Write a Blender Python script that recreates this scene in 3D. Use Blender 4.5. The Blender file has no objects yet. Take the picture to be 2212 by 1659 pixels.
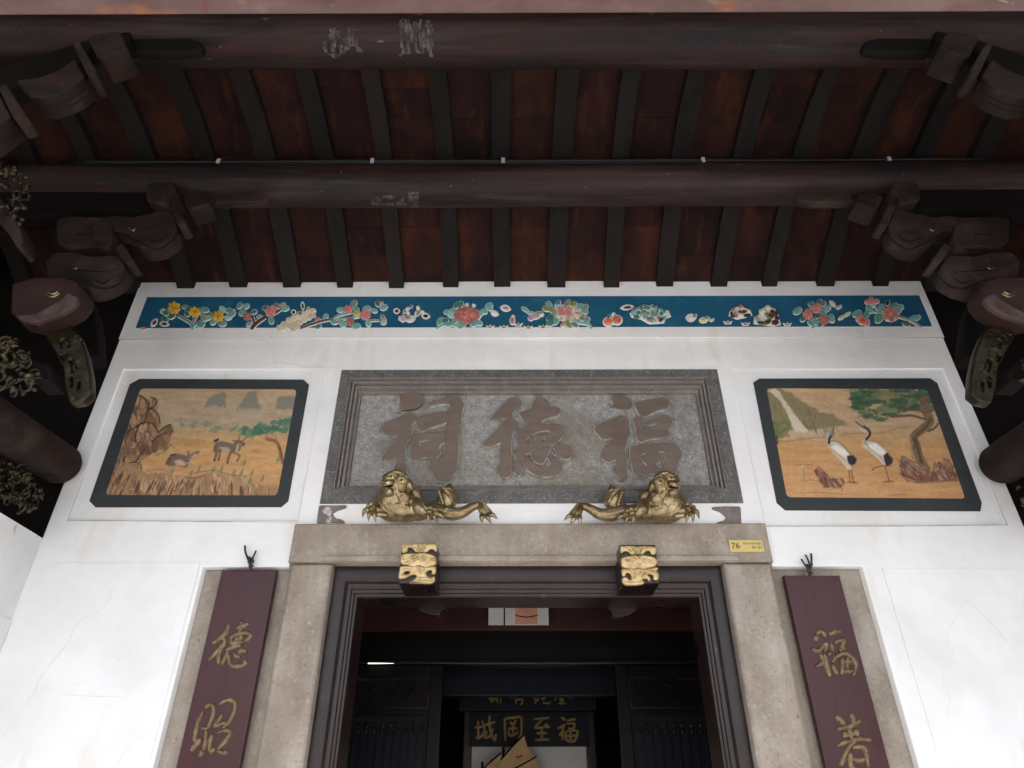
import bpy, bmesh, math, random
import numpy as np
from mathutils import Vector, Matrix
from mathutils.bvhtree import BVHTree

random.seed(7)
RNG = np.random.default_rng(11)
scene = bpy.context.scene
COL = scene.collection

# ------------------------------------------------------------------ camera, sky, sun, exposure
FPX, TH, PSI, DIST, EYE = 1474.0, math.radians(32.9), math.radians(0.2), 3.3, 1.55
cam_d = bpy.data.cameras.new('camera')
cam_d.sensor_width = 36.0
cam_d.lens = 36.0 * FPX / 2212.0
cam_d.clip_start = 0.05
cam_d.clip_end = 2000.0
cam = bpy.data.objects.new('camera', cam_d)
cam.location = (0, -DIST, EYE)
cam.rotation_euler = (math.pi / 2 + TH, 0, PSI)
COL.objects.link(cam)
scene.camera = cam

SUN_EL = math.radians(58)
world = bpy.data.worlds.new('World')
scene.world = world
world.use_nodes = True
wn = world.node_tree.nodes
sky = wn.new('ShaderNodeTexSky')
sky.sky_type = 'NISHITA'
sky.sun_disc = False
sky.sun_elevation = SUN_EL
sky.sun_rotation = math.radians(180)
sky.air_density = 1.0
sky.dust_density = 3.8
sky.ozone_density = 0.6
world.node_tree.links.new(sky.outputs[0], wn['Background'].inputs[0])
wn['Background'].inputs[1].default_value = 0.13

sun_d = bpy.data.lights.new('sun', 'SUN')
sun_d.energy = 1.5
sun_d.angle = math.radians(14)
sun_d.color = (1.0, 0.97, 0.925)
sun = bpy.data.objects.new('sun', sun_d)
sun.rotation_euler = (math.pi / 2 - SUN_EL, 0, math.radians(4))
sun.location = (0, -20, 30)
COL.objects.link(sun)

vs = scene.view_settings
vs.view_transform = 'Standard'
vs.look = 'None'
vs.gamma = 1.0
vs.use_curve_mapping = False
vs.exposure = 1.85

# ------------------------------------------------------------------ survey: photograph pixel (2212 wide) <-> point on a vertical plane
_cp, _sp, _ct, _st = math.cos(PSI), math.sin(PSI), math.cos(TH), math.sin(TH)
RT = Vector((_cp, _sp, 0)); UP = Vector((_sp * _st, -_cp * _st, _ct)); FW = Vector((-_sp * _ct, _cp * _ct, _st))
CAMP = Vector((0, -DIST, EYE))
def P(px, py, y=0.0):
    d = RT * ((px - 1106) / FPX) + UP * ((829.5 - py) / FPX) + FW
    return CAMP + d * ((y + DIST) / d.y)
def XZ(pts, y=0.0):
    r = []
    for a in pts:
        q = P(a[0], a[1], y); r.append((q.x, q.z))
    return r
def crop(ox, oy, s):
    ox *= 0.540039; oy *= 0.540039
    return lambda pts: [(ox + p[0] * s, oy + p[1] * s) + tuple(p[2:]) for p in pts]
def on_log(px, py, yc, zc, r):
    d = (RT * ((px - 1106) / FPX) + UP * ((829.5 - py) / FPX) + FW)
    oy, oz = CAMP.y - yc, CAMP.z - zc
    a = d.y ** 2 + d.z ** 2; b = oy * d.y + oz * d.z; c = oy ** 2 + oz ** 2 - r * r
    k = (-b - math.sqrt(max(b * b - a * c, 0))) / a
    return CAMP + d * k
def mean(*a): return sum(a) / len(a)

# ------------------------------------------------------------------ object helpers
def link(o, parent=None):
    COL.objects.link(o)
    if parent is not None:
        o.parent = parent
        o.matrix_parent_inverse = WORLD[parent.name].inverted()
    WORLD[o.name] = Matrix.Translation(o.location) if parent is None else Matrix.Identity(4)
    return o
WORLD = {}
def tag(o, label=None, cat=None, group=None, kind=None):
    if label: o['label'] = label
    if cat: o['category'] = cat
    if group: o['group'] = group
    if kind: o['kind'] = kind
    return o
def thing(name, loc, label, cat, group=None):
    o = bpy.data.objects.new(name, None)
    o.location = loc; o.empty_display_size = 0.1
    link(o); tag(o, label, cat, group)
    return o
def mobj(name, me, m, parent=None, smooth=False):
    o = bpy.data.objects.new(name, me)
    if m is not None and not me.materials: me.materials.append(m)
    if smooth:
        me.polygons.foreach_set('use_smooth', [True] * len(me.polygons))
    link(o, parent)
    return o
def bobj(name, bm, m, parent=None, smooth=False):
    bmesh.ops.recalc_face_normals(bm, faces=bm.faces)
    me = bpy.data.meshes.new(name); bm.to_mesh(me); bm.free()
    return mobj(name, me, m, parent, smooth)
def box(name, x0, x1, y0, y1, z0, z1, m, parent=None, bev=0.004):
    bm = bmesh.new()
    vs_ = [bm.verts.new((x, y, z)) for x in (x0, x1) for y in (y0, y1) for z in (z0, z1)]
    for f in ((0,1,3,2),(4,6,7,5),(0,4,5,1),(2,3,7,6),(0,2,6,4),(1,5,7,3)):
        bm.faces.new([vs_[i] for i in f])
    if bev:
        bmesh.ops.bevel(bm, geom=bm.edges[:], offset=bev, segments=2, profile=0.6, affect='EDGES')
    return bobj(name, bm, m, parent)
def chaikin(pts, it=1, cap=2.6):
    """round the corners of a closed outline, cutting at most cap from each edge end"""
    for _ in range(it):
        n = []
        for i in range(len(pts)):
            a = pts[i]; b = pts[(i + 1) % len(pts)]
            l = math.hypot(b[0] - a[0], b[1] - a[1]) or 1e-9
            k = min(.25, cap / l)
            n.append((a[0] + (b[0] - a[0]) * k, a[1] + (b[1] - a[1]) * k)); n.append((b[0] + (a[0] - b[0]) * k, b[1] + (a[1] - b[1]) * k))
        pts = n; cap *= .5
    return pts
def plate_mesh(name, loops, yf, th, bev=0.0, seg=2, grow=0.0):
    cu = bpy.data.curves.new(name, 'CURVE')
    cu.dimensions = '2D'; cu.fill_mode = 'BOTH'
    cu.extrude = max(th / 2 - bev, 0.0); cu.bevel_depth = bev; cu.bevel_resolution = seg - 1 if bev else 0
    cu.offset = grow - bev
    for lp in loops:
        sp = cu.splines.new('POLY'); sp.points.add(len(lp) - 1)
        for p, q in zip(sp.points, lp): p.co = (q[0], q[1], 0, 1)
        sp.use_cyclic_u = True
    ob = bpy.data.objects.new('tmp', cu)
    me = bpy.data.meshes.new_from_object(ob)
    bpy.data.objects.remove(ob); bpy.data.curves.remove(cu)
    n = len(me.vertices)
    co = np.empty(n * 3, np.float32); me.vertices.foreach_get('co', co); co = co.reshape(-1, 3)
    out = np.stack([co[:, 0], yf + th / 2 - co[:, 2], co[:, 1]], 1)
    me.vertices.foreach_set('co', out.ravel()); me.update()
    me.materials.clear(); me.name = name
    return me
def plate(name, loops, yf, th, m, parent=None, bev=0.0, seg=2):
    return mobj(name, plate_mesh(name, loops, yf, th, bev, seg), m, parent)
def pxplate(name, loops, yf, th, m, parent=None, bev=0.0, smooth=0, yp=None):
    ls = [XZ(chaikin(l, smooth) if smooth else l, yf if yp is None else yp) for l in loops]
    return plate(name, ls, yf, th, m, parent, bev)
def join_meshes(name, mes):
    bm = bmesh.new()
    for me in mes:
        bm.from_mesh(me); bpy.data.meshes.remove(me)
    me = bpy.data.meshes.new(name); bm.to_mesh(me); bm.free()
    return me
def catmull(pts, n=6, closed=False):
    r = []
    m = len(pts)
    rng = range(m if closed else m - 1)
    for i in rng:
        p0 = pts[(i - 1) % m] if closed or i > 0 else pts[0]
        p1 = pts[i]; p2 = pts[(i + 1) % m]
        p3 = pts[(i + 2) % m] if closed or i + 2 < m else pts[-1]
        for k in range(n):
            t = k / n
            r.append(tuple(0.5 * ((2*b) + (-a + c)*t + (2*a - 5*b + 4*c - d)*t*t + (-a + 3*b - 3*c + d)*t**3) for a, b, c, d in zip(p0, p1, p2, p3)))
    if not closed: r.append(tuple(pts[-1]))
    return r
def relief(bm, paths, w, y, h, taper=0.45, jit=0.0, n=5):
    """rounded brush strokes lying on the plane y, widths in photograph pixels"""
    for path in paths:
        pw = w
        if isinstance(path, tuple): path, pw = path
        c = catmull([tuple(q[:2]) for q in path], n)
        rows = []
        L = len(c)
        for i, p in enumerate(c):
            a = c[max(i - 1, 0)]; b = c[min(i + 1, L - 1)]
            tx, ty = b[0] - a[0], b[1] - a[1]; l = math.hypot(tx, ty) or 1
            nx, ny = -ty / l, tx / l
            e = min(i, L - 1 - i) / max(1, (L - 1) * 0.3)
            k = taper + (1 - taper) * min(1, e) ** 0.7
            if jit: k *= 1 + random.uniform(-jit, jit)
            ww = pw * k / 2
            row = []
            for s, hh in ((-1, 0), (-.72, .7), (0, 1), (.72, .7), (1, 0)):
                q = P(p[0] + nx * ww * s, p[1] + ny * ww * s, y)
                row.append(bm.verts.new((q.x, y - h * hh * (0.5 + 0.5 * k), q.z)))
            rows.append(row)
        for r0, r1 in zip(rows, rows[1:]):
            for i in range(4): bm.faces.new((r0[i], r0[i+1], r1[i+1], r1[i]))
        bm.faces.new(rows[0]); bm.faces.new(rows[-1][::-1])
def tube(bm, pts, r, n=8, closed_ends=True):
    """tube through 3-D points, r a number or one per point"""
    pts = [Vector(p) for p in pts]
    rr = r if isinstance(r, (list, tuple)) else [r] * len(pts)
    rows = []
    prev = None
    for i, p in enumerate(pts):
        t = (pts[min(i + 1, len(pts) - 1)] - pts[max(i - 1, 0)]).normalized()
        u = t.orthogonal().normalized() if prev is None else (prev - t * prev.dot(t)).normalized()
        prev = u; v = t.cross(u)
        rows.append([bm.verts.new(p + (u * math.cos(a) + v * math.sin(a)) * rr[i]) for a in [2 * math.pi * k / n for k in range(n)]])
    for a, b in zip(rows, rows[1:]):
        for k in range(n): bm.faces.new((a[k], a[(k+1) % n], b[(k+1) % n], b[k]))
    if closed_ends:
        bm.faces.new(rows[0][::-1]); bm.faces.new(rows[-1])
def relief_each(name, paths, w, y, h, m, parent, taper=.45, jit=0.0):
    for p in paths:
        bm = bmesh.new(); relief(bm, [p], w, y, h, taper, jit); bobj(name, bm, m, parent, True)
def ball(bm, c, r, rot=None, sub=2):
    m = Matrix.Translation(c)
    if rot is not None: m = m @ rot
    m = m @ Matrix.Diagonal((*(r if isinstance(r, (tuple, list)) else (r, r, r)), 1))
    bmesh.ops.create_icosphere(bm, subdivisions=sub, radius=1.0, matrix=m)

# ------------------------------------------------------------------ materials
def srgb(r, g, b):
    f = lambda c: (c / 255 / 12.92) if c <= 10 else ((c / 255 + 0.055) / 1.055) ** 2.4
    return (f(r), f(g), f(b))
def mk(name, cols, scale=6.0, stretch=(1, 1, 1), rough=0.6, metal=0.0, bump=0.15, bscale=90.0, bstretch=None,
       detail=4.0, spots=(), spec=0.5, rvar=0.12, objrand=0.0, dist=0.002, coat=0.0, extra=None):
    m = bpy.data.materials.new(name); m.use_nodes = True
    nt = m.node_tree; N = nt.nodes; Lk = nt.links
    bs = N['Principled BSDF']
    geo = N.new('ShaderNodeNewGeometry')
    mp = N.new('ShaderNodeMapping'); mp.vector_type = 'POINT'; mp.inputs['Scale'].default_value = stretch
    Lk.new(geo.outputs['Position'], mp.inputs[0])
    n1 = N.new('ShaderNodeTexNoise'); n1.inputs['Scale'].default_value = scale; n1.inputs['Detail'].default_value = detail
    n1.inputs['Roughness'].default_value = 0.62
    Lk.new(mp.outputs[0], n1.inputs[0])
    rp = N.new('ShaderNodeValToRGB')
    el = rp.color_ramp.elements
    while len(el) < len(cols): el.new(0.5)
    for e, (p, c) in zip(el, cols): e.position = p; e.color = (*c, 1)
    src = n1.outputs['Fac']
    if objrand:
        oi = N.new('ShaderNodeObjectInfo')
        ma = N.new('ShaderNodeMath'); ma.operation = 'MULTIPLY_ADD'; ma.inputs[1].default_value = objrand
        Lk.new(oi.outputs['Random'], ma.inputs[0])
        sb = N.new('ShaderNodeMath'); sb.operation = 'SUBTRACT'; sb.inputs[1].default_value = objrand / 2
        Lk.new(src, sb.inputs[0]); Lk.new(sb.outputs[0], ma.inputs[2]); src = ma.outputs[0]
    Lk.new(src, rp.inputs[0])
    colr = rp.outputs[0]
    for k, (sc, lo, hi, c, amt, stt) in enumerate(spots):
        m2 = N.new('ShaderNodeMapping'); m2.inputs['Scale'].default_value = stt
        m2.inputs['Location'].default_value = (3.1 * k + 1.7, 5.3 * k, 2.2 * k)
        Lk.new(geo.outputs['Position'], m2.inputs[0])
        n2 = N.new('ShaderNodeTexNoise'); n2.inputs['Scale'].default_value = sc; n2.inputs['Detail'].default_value = 3
        n2.inputs['Roughness'].default_value = 0.6
        Lk.new(m2.outputs[0], n2.inputs[0])
        mr = N.new('ShaderNodeMapRange'); mr.inputs['From Min'].default_value = lo; mr.inputs['From Max'].default_value = hi
        mr.inputs['To Max'].default_value = amt
        Lk.new(n2.outputs['Fac'], mr.inputs['Value'])
        mx = N.new('ShaderNodeMix'); mx.data_type = 'RGBA'
        Lk.new(mr.outputs[0], mx.inputs[0]); Lk.new(colr, mx.inputs[6]); mx.inputs[7].default_value = (*c, 1)
        colr = mx.outputs[2]
    if extra: colr = extra(nt, geo, colr)
    Lk.new(colr, bs.inputs['Base Color'])
    bs.inputs['Metallic'].default_value = metal
    bs.inputs['Specular IOR Level'].default_value = spec
    if coat: bs.inputs['Coat Weight'].default_value = coat; bs.inputs['Coat Roughness'].default_value = 0.25
    mr = N.new('ShaderNodeMapRange'); mr.inputs['To Min'].default_value = max(0.02, rough - rvar); mr.inputs['To Max'].default_value = min(1, rough + rvar)
    Lk.new(n1.outputs['Fac'], mr.inputs['Value']); Lk.new(mr.outputs[0], bs.inputs['Roughness'])
    if bump:
        m3 = N.new('ShaderNodeMapping'); m3.inputs['Scale'].default_value = bstretch or (1, 1, 1)
        Lk.new(geo.outputs['Position'], m3.inputs[0])
        nb = N.new('ShaderNodeTexNoise'); nb.inputs['Scale'].default_value = bscale; nb.inputs['Detail'].default_value = 2
        Lk.new(m3.outputs[0], nb.inputs[0])
        bp = N.new('ShaderNodeBump'); bp.inputs['Strength'].default_value = bump; bp.inputs['Distance'].default_value = dist
        Lk.new(nb.outputs['Fac'], bp.inputs['Height']); Lk.new(bp.outputs[0], bs.inputs['Normal'])
    return m

def crack_lines(scale, thr, c, amt, maskscale=0.9, lo=0.5, hi=0.62):
    def fn(nt, geo, colr):
        N = nt.nodes; Lk = nt.links
        nz = N.new('ShaderNodeTexNoise'); nz.inputs['Scale'].default_value = 3.0; nz.inputs['Detail'].default_value = 5
        Lk.new(geo.outputs['Position'], nz.inputs[0])
        mx = N.new('ShaderNodeMix'); mx.data_type = 'VECTOR'; mx.inputs[0].default_value = 0.12
        Lk.new(geo.outputs['Position'], mx.inputs[4]); Lk.new(nz.outputs['Color'], mx.inputs[5])
        vo = N.new('ShaderNodeTexVoronoi'); vo.feature = 'DISTANCE_TO_EDGE'; vo.inputs['Scale'].default_value = scale
        Lk.new(mx.outputs[1], vo.inputs[0])
        mr = N.new('ShaderNodeMapRange'); mr.inputs['From Min'].default_value = 0; mr.inputs['From Max'].default_value = thr
        mr.inputs['To Min'].default_value = amt; mr.inputs['To Max'].default_value = 0
        Lk.new(vo.outputs['Distance'], mr.inputs['Value'])
        n2 = N.new('ShaderNodeTexNoise'); n2.inputs['Scale'].default_value = maskscale
        Lk.new(geo.outputs['Position'], n2.inputs[0])
        m2 = N.new('ShaderNodeMapRange'); m2.inputs['From Min'].default_value = lo; m2.inputs['From Max'].default_value = hi
        Lk.new(n2.outputs['Fac'], m2.inputs['Value'])
        mu = N.new('ShaderNodeMath'); mu.operation = 'MULTIPLY'
        Lk.new(mr.outputs[0], mu.inputs[0]); Lk.new(m2.outputs[0], mu.inputs[1])
        cm = N.new('ShaderNodeMix'); cm.data_type = 'RGBA'; cm.inputs[7].default_value = (*c, 1)
        Lk.new(mu.outputs[0], cm.inputs[0]); Lk.new(colr, cm.inputs[6])
        return cm.outputs[2]
    return fn
M = {}
I1 = (1, 1, 1)
M['plaster'] = mk('white_plaster', [(.3, (.735, .74, .735)), (.7, (.82, .82, .81))], 2.2, rough=.88, bump=.55, bscale=9, dist=.010, spec=.2,
                  spots=[(1.6, .52, .72, (.62, .615, .59), .5, I1), (30, .72, .77, (.36, .33, .29), .6, I1), (6, .60, .76, (.66, .655, .63), .35, (1, 1, .22)), (3.5, .60, .70, (.68, .64, .56), .45, (1.6, 1, .5))],
                  extra=crack_lines(.8, .0030, (.55, .54, .52), .45, 1.1, .56, .66))
M['plaster_side'] = mk('stained_plaster', [(.3, (.70, .71, .71)), (.7, (.80, .80, .79))], 2.5, rough=.85, bump=.2, bscale=26, spec=.25,
                  spots=[(9, .63, .68, (.22, .12, .09), .7, (1, 1.6, .35)), (2.2, .55, .75, (.55, .55, .54), .4, I1)])
M['stone'] = mk('granite_trim', [(.25, (.205, .168, .130)), (.5, (.295, .250, .200)), (.75, (.37, .325, .27))], 7, stretch=(1, 1, .8), rough=.82, bump=.6, bscale=70, dist=.004,
                  spots=[(45, .56, .72, (.44, .41, .36), .55, I1), (60, .56, .70, (.14, .112, .085), .5, I1), (3.4, .48, .70, (.225, .170, .115), .5, (2.4, 1, .35)), (5, .56, .74, (.40, .385, .35), .4, (1, 1, .6)), (2.2, .56, .72, (.15, .125, .10), .5, (1.5, 1, .7)), (26, .70, .75, (.07, .055, .045), .6, (1, 1, .4))])
M['stone_plaque'] = mk('plaque_stone', [(.25, (.145, .142, .130)), (.5, (.255, .252, .233)), (.75, (.36, .358, .335))], 26, rough=.85, bump=.9, bscale=90, dist=.004,
                  spots=[(70, .55, .68, (.50, .50, .47), .55, I1), (85, .55, .67, (.085, .075, .062), .6, I1), (2.4, .50, .66, (.165, .125, .085), .6, I1), (3.1, .55, .72, (.11, .105, .095), .5, I1)])
M['stone_border'] = mk('plaque_border_stone', [(.3, (.075, .074, .072)), (.75, (.150, .147, .140))], 14, rough=.85, bump=.7, bscale=200,
                  spots=[(80, .54, .68, (.30, .295, .28), .55, I1), (100, .55, .68, (.03, .028, .026), .5, I1)])
M['stone_mould'] = mk('plaque_moulding_stone', [(.3, (.135, .115, .102)), (.75, (.215, .19, .172))], 14, rough=.75, bump=.5, bscale=200,
                  spots=[(80, .55, .68, (.34, .32, .30), .5, I1)])
M['glyph_stone'] = mk('brown_painted_stone', [(.3, (0.1230, 0.0886, 0.0656)), (.7, (0.1681, 0.1271, 0.1000))], 16, stretch=(.35, 1, 1.6), rough=.42, bump=.5, bscale=70, bstretch=(.3, 1, 1.5), dist=.003,
                  spots=[(40, .66, .73, (0.2788, 0.2378, 0.2050), .6, (.3, 1, 2)), (2.5, .52, .68, (0.1025, 0.0697, 0.0451), .6, I1)], spec=.5)
M['scroll_brown'] = mk('flaking_brown_paint', [(.3, (.11, .085, .075)), (.7, (.21, .18, .165))], 18, rough=.7, spots=[(14, .6, .66, (.6, .58, .55), .8, I1)])
M['frame_wood'] = mk('lacquered_dark_wood', [(.3, (0.0092, 0.0048, 0.0043)), (.7, (0.0259, 0.0145, 0.0128))], 5, rough=.32, bump=.35, bscale=40, spec=.30, coat=.05,
                  spots=[(24, .66, .74, (0.0918, 0.0750, 0.0665), .55, (1, 1, .4)), (3, .52, .72, (0.0346, 0.0145, 0.0128), .6, I1), (50, .68, .74, (0.0043, 0.0030, 0.0029), .5, I1)], rvar=.18)
M['board_maroon'] = mk('maroon_lacquer_board', [(.3, (0.0327, 0.0066, 0.0077)), (.7, (0.0562, 0.0150, 0.0171))], 3, stretch=(3, 1, .5), rough=.34, bump=.15, bscale=45, bstretch=(2, 1, .2), spec=.30, coat=.03,
                  spots=[(4, .55, .75, (0.0408, 0.0062, 0.0065), .6, (1, 1, .5)), (22, .68, .75, (0.0136, 0.0062, 0.0057), .5, (1, 1, .25))])
M['rafter'] = mk('charcoal_rafter_timber', [(.3, (0.0075, 0.0064, 0.0056)), (.7, (0.0175, 0.0144, 0.0123))], 9, stretch=(1, .3, 1), rough=.8, bump=.4, bscale=60, bstretch=(1, .2, 1), spec=.2, objrand=.2,
                  spots=[(5, .56, .70, (0.0242, 0.0098, 0.0078), .6, I1), (60, .70, .76, (0.0604, 0.0552, 0.0491), .5, I1)])
M['ceiling'] = mk('red_brown_ceiling_board', [(.22, (0.0085, 0.0043, 0.0040)), (.42, (0.0184, 0.0073, 0.0064)), (.60, (0.0307, 0.0106, 0.0077)), (.85, (0.0683, 0.0214, 0.0093))], 2.6, stretch=(1.8, .7, 1), rough=.85, bump=.3, bscale=50, objrand=.24, spec=.15,
                  spots=[(8, .55, .70, (0.0751, 0.0233, 0.0086), .45, (2.2, .5, 1)), (5, .52, .70, (0.0068, 0.0043, 0.0042), .7, I1), (30, .60, .72, (0.0102, 0.0050, 0.0042), .5, (3, .4, 1))])
M['purlin'] = mk('aged_purlin_timber', [(.3, (.050, .034, .034)), (.55, (.085, .058, .057)), (.8, (.125, .092, .090))], 6, stretch=(.3, 1, 1.3), rough=.58, bump=.4, bscale=50, bstretch=(.2, 1, 1),
                  spots=[(6, .56, .75, (.035, .030, .034), .7, (.4, 1, 1)), (8, .64, .74, (.17, .055, .045), .6, (.5, 1, 1)), (70, .70, .75, (.42, .40, .33), .6, (.6, 1, 1))])
M['beam'] = mk('weathered_red_beam', [(.3, (.078, .040, .038)), (.55, (.125, .073, .066)), (.8, (.165, .115, .094))], 7, stretch=(.6, 1, .8), rough=.7, bump=.3, bscale=60, bstretch=(.6, 1, 1),
                  spots=[(3.4, .63, .70, (.27, .090, .026), .8, (.8, 1, 1)), (16, .56, .70, (.13, .028, .03), .6, I1), (9, .60, .72, (.30, .24, .17), .6, (.5, 1, 2)), (20, .70, .76, (.6, .58, .55), .7, (.4, 1, 2))])
M['bracket'] = mk('dusty_bracket_timber', [(.3, (0.0087, 0.0048, 0.0038)), (.7, (0.0284, 0.0172, 0.0136))], 8, stretch=(.5, 1, 1), rough=.78, bump=.6, bscale=35, bstretch=(.35, 1, 1), dist=.004, spec=.22,
                  spots=[(5, .50, .66, (0.0507, 0.0356, 0.0290), .6, I1), (7, .56, .68, (0.0326, 0.0106, 0.0078), .75, I1), (26, .64, .73, (0.0797, 0.0644, 0.0535), .55, I1)])
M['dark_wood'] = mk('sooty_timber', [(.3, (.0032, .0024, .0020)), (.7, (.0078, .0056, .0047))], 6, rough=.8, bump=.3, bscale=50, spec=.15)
M['drum'] = mk('red_brown_carved_timber', [(.3, (.0165, .0072, .0055)), (.7, (.036, .0165, .0122))], 8, stretch=(.4, 1, 1.6), rough=.65, bump=.5, bscale=40, bstretch=(.3, 1, 1.5), spec=.25)
M['drum_rim'] = mk('lit_rim_timber', [(.3, (.032, .0165, .014)), (.7, (.10, .066, .060))], 9, stretch=(1.5, 1, 1.6), rough=.65, bump=.4, bscale=40, spec=.25)  # lighter than the drum timber: light on its lower rim put into the colour
M['gold'] = mk('old_gilding', [(.28, (0.1519, 0.1069, 0.0510)), (.5, (0.2855, 0.2211, 0.1191)), (.75, (0.4374, 0.3706, 0.2308))], 16, rough=.34, metal=.8, bump=.45, bscale=60, dist=.003,
                  spots=[(9, .54, .68, (0.1276, 0.0632, 0.0243), .7, I1), (30, .62, .70, (0.6804, 0.5832, 0.3645), .6, I1), (22, .60, .70, (0.0608, 0.0437, 0.0219), .6, I1)])
M['gold_bright'] = mk('bright_gilding', [(.28, (.30, .20, .085)), (.5, (.50, .37, .18)), (.75, (.68, .54, .32))], 18, rough=.42, metal=.5, bump=.3, bscale=90,
                  spots=[(12, .58, .70, (.24, .13, .05), .6, I1)])
M['gold_paint'] = mk('worn_gold_paint', [(.3, (.075, .044, .020)), (.5, (.15, .098, .046)), (.72, (.25, .175, .088))], 34, rough=.5, metal=.2, bump=.5, bscale=70)
M['gold_dark'] = mk('tarnished_gilding', [(.3, (.010, .0075, .0038)), (.6, (.040, .030, .0135)), (.82, (.20, .155, .062))], 24, rough=.38, metal=.55, bump=.5, bscale=80)
M['pic_frame'] = mk('slate_painted_band', [(.3, (0.0210, 0.0255, 0.0277)), (.7, (0.0330, 0.0398, 0.0428))], 12, stretch=(.3, 1, 1), rough=.7, bump=.25, bscale=90)
M['frieze_blue'] = mk('blue_painted_plaster', [(.3, (.007, .078, .150)), (.7, (.016, .112, .195))], 4, rough=.65, bump=.4, bscale=45, spec=.3,
                  spots=[(9, .60, .70, (.03, .15, .205), .6, I1), (24, .70, .76, (.25, .33, .37), .55, (.3, 1, 1.5)), (60, .68, .74, (.004, .05, .10), .5, I1)])
M['mortar'] = mk('lime_mortar', [(.3, (.60, .57, .52)), (.7, (.78, .76, .71))], 40, rough=.9, bump=.4, bscale=200)
for nm, c in dict(teal=(108, 168, 158), teal_light=(150, 196, 190), teal_dark=(70, 120, 112), olive=(128, 140, 84), grey=(128, 130, 122), pink=(200, 132, 126), rose=(172, 112, 108),
                  red=(208, 112, 84), yellow=(220, 184, 60), orange=(206, 120, 50), white=(222, 220, 212), cream=(214, 204, 178), brown=(86, 58, 48), dark=(52, 44, 42), lilac=(176, 156, 160)).items():
    a = srgb(*c)
    M[nm] = mk('ceramic_' + nm, [(.3, tuple(v * .82 for v in a)), (.7, tuple(min(.9, v * 1.12) for v in a))], 30, rough=.32, bump=.1, bscale=150, spec=.5, objrand=.5)
M['conduit'] = mk('black_cable', [(.3, (.010, .012, .014)), (.7, (.018, .020, .023))], 10, rough=.35, bump=0)
M['clip'] = mk('white_plastic', [(.3, (.7, .7, .7)), (.7, (.8, .8, .8))], 10, rough=.4, bump=0)
M['iron'] = mk('rusty_black_wire', [(.3, (.018, .016, .015)), (.7, (.05, .042, .038))], 40, rough=.7, bump=.4)
M['brass'] = mk('brass_sheet', [(.3, (.52, .40, .13)), (.7, (.60, .47, .17))], 12, stretch=(.4, 1, 1), rough=.5, metal=.15, bump=.08, bscale=100)
M['print_brown'] = mk('brown_enamel', [(.3, (.05, .014, .008)), (.7, (.065, .02, .012))], 10, rough=.5, bump=0)
M['print_olive'] = mk('worn_olive_enamel', [(.3, (.20, .14, .045)), (.7, (.27, .20, .07))], 60, rough=.5, bump=0)
M['print_olive2'] = mk('olive_enamel', [(.3, (.10, .06, .02)), (.7, (.13, .085, .03))], 60, rough=.5, bump=0)
M['screen'] = mk('black_lacquer_screen', [(.3, (.0045, .0040, .0038)), (.7, (.009, .008, .0075))], 6, rough=.42, bump=.15, bscale=60, spec=.16)
M['red_board'] = mk('red_lacquer_board', [(.3, (0.0300, 0.0048, 0.0040)), (.7, (0.0480, 0.0088, 0.0068))], 4, stretch=(.4, 1, 1), rough=.5, bump=.1)
M['navy'] = mk('navy_lacquer', [(.3, (.0035, .0055, .0105)), (.7, (.007, .010, .017))], 5, rough=.5, bump=.1, spec=.2)
M['gold_letter'] = mk('dull_gold_leaf', [(.3, (.30, .19, .06)), (.7, (.44, .30, .11))], 20, rough=.5, metal=.2, bump=.1)
M['panel_white'] = mk('off_white_card', [(.3, (.62, .60, .57)), (.7, (.72, .70, .67))], 3, rough=.7, bump=.05)
M['peach'] = mk('peach_print', [(.3, (.60, .26, .17)), (.7, (.72, .36, .25))], 7, rough=.6, bump=0)
M['sail'] = mk('tan_sail_cloth', [(.3, (.46, .30, .14)), (.7, (.60, .42, .22))], 8, rough=.8, bump=.2)
M['seal_red'] = mk('red_paint', [(.3, (.5, .03, .015)), (.7, (.6, .05, .02))], 8, rough=.6, bump=0)
M['ground'] = mk('pale_paving', [(.3, (.42, .41, .39)), (.7, (.52, .51, .49))], 1.2, rough=.85, bump=.3, bscale=40)
M['tile'] = mk('clay_roof_tile', [(.3, (.16, .08, .05)), (.7, (.26, .14, .09))], 6, rough=.85, bump=.3)
M['crack'] = mk('hairline_crack', [(.3, (.60, .60, .59)), (.7, (.71, .71, .70))], 20, rough=.9, bump=0)
M['panel_line'] = mk('grey_line', [(.3, (.20, .19, .18)), (.7, (.42, .41, .40))], 30, rough=.9, bump=0)
M['remnant'] = mk('flaking_pale_paint', [(.40, (.016, .0095, .009)), (.52, (.055, .042, .037)), (.66, (.115, .093, .082))], 34, stretch=(1.8, 1, .35), rough=.8, bump=.4)
M['glyph_highlight'] = mk('painted_edge_highlight', [(.35, (.22, .20, .18)), (.65, (.58, .55, .51))], 30, rough=.8, bump=.3)  # pale colour that paints the lit rims of the plaque characters

# ================================================================== the setting
gb = bmesh.new()
for q in ((-300, -300), (300, -300), (300, 300), (-300, 300)): gb.verts.new((q[0], q[1], -0.12))
gb.faces.new(gb.verts[:])
tag(bobj('ground', gb, M['ground']), kind='structure')
tag(box('porch_floor', -3.4, 3.6, -2.7, 7.0, -0.115, 0.0, M['ground']), kind='structure')

XL = mean(P(300, 625).x, P(168, 965).x, P(92, 1160).x)
XR = mean(P(2005, 650).x, P(2110, 900).x, P(2208, 1128).x)
ZS = P(90, 1163).z                         # top of the white side walls
ZT = 4.50
XLO, XRO = XL - 0.95, XR + 0.95            # inner faces of the dark timber gables
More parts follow.
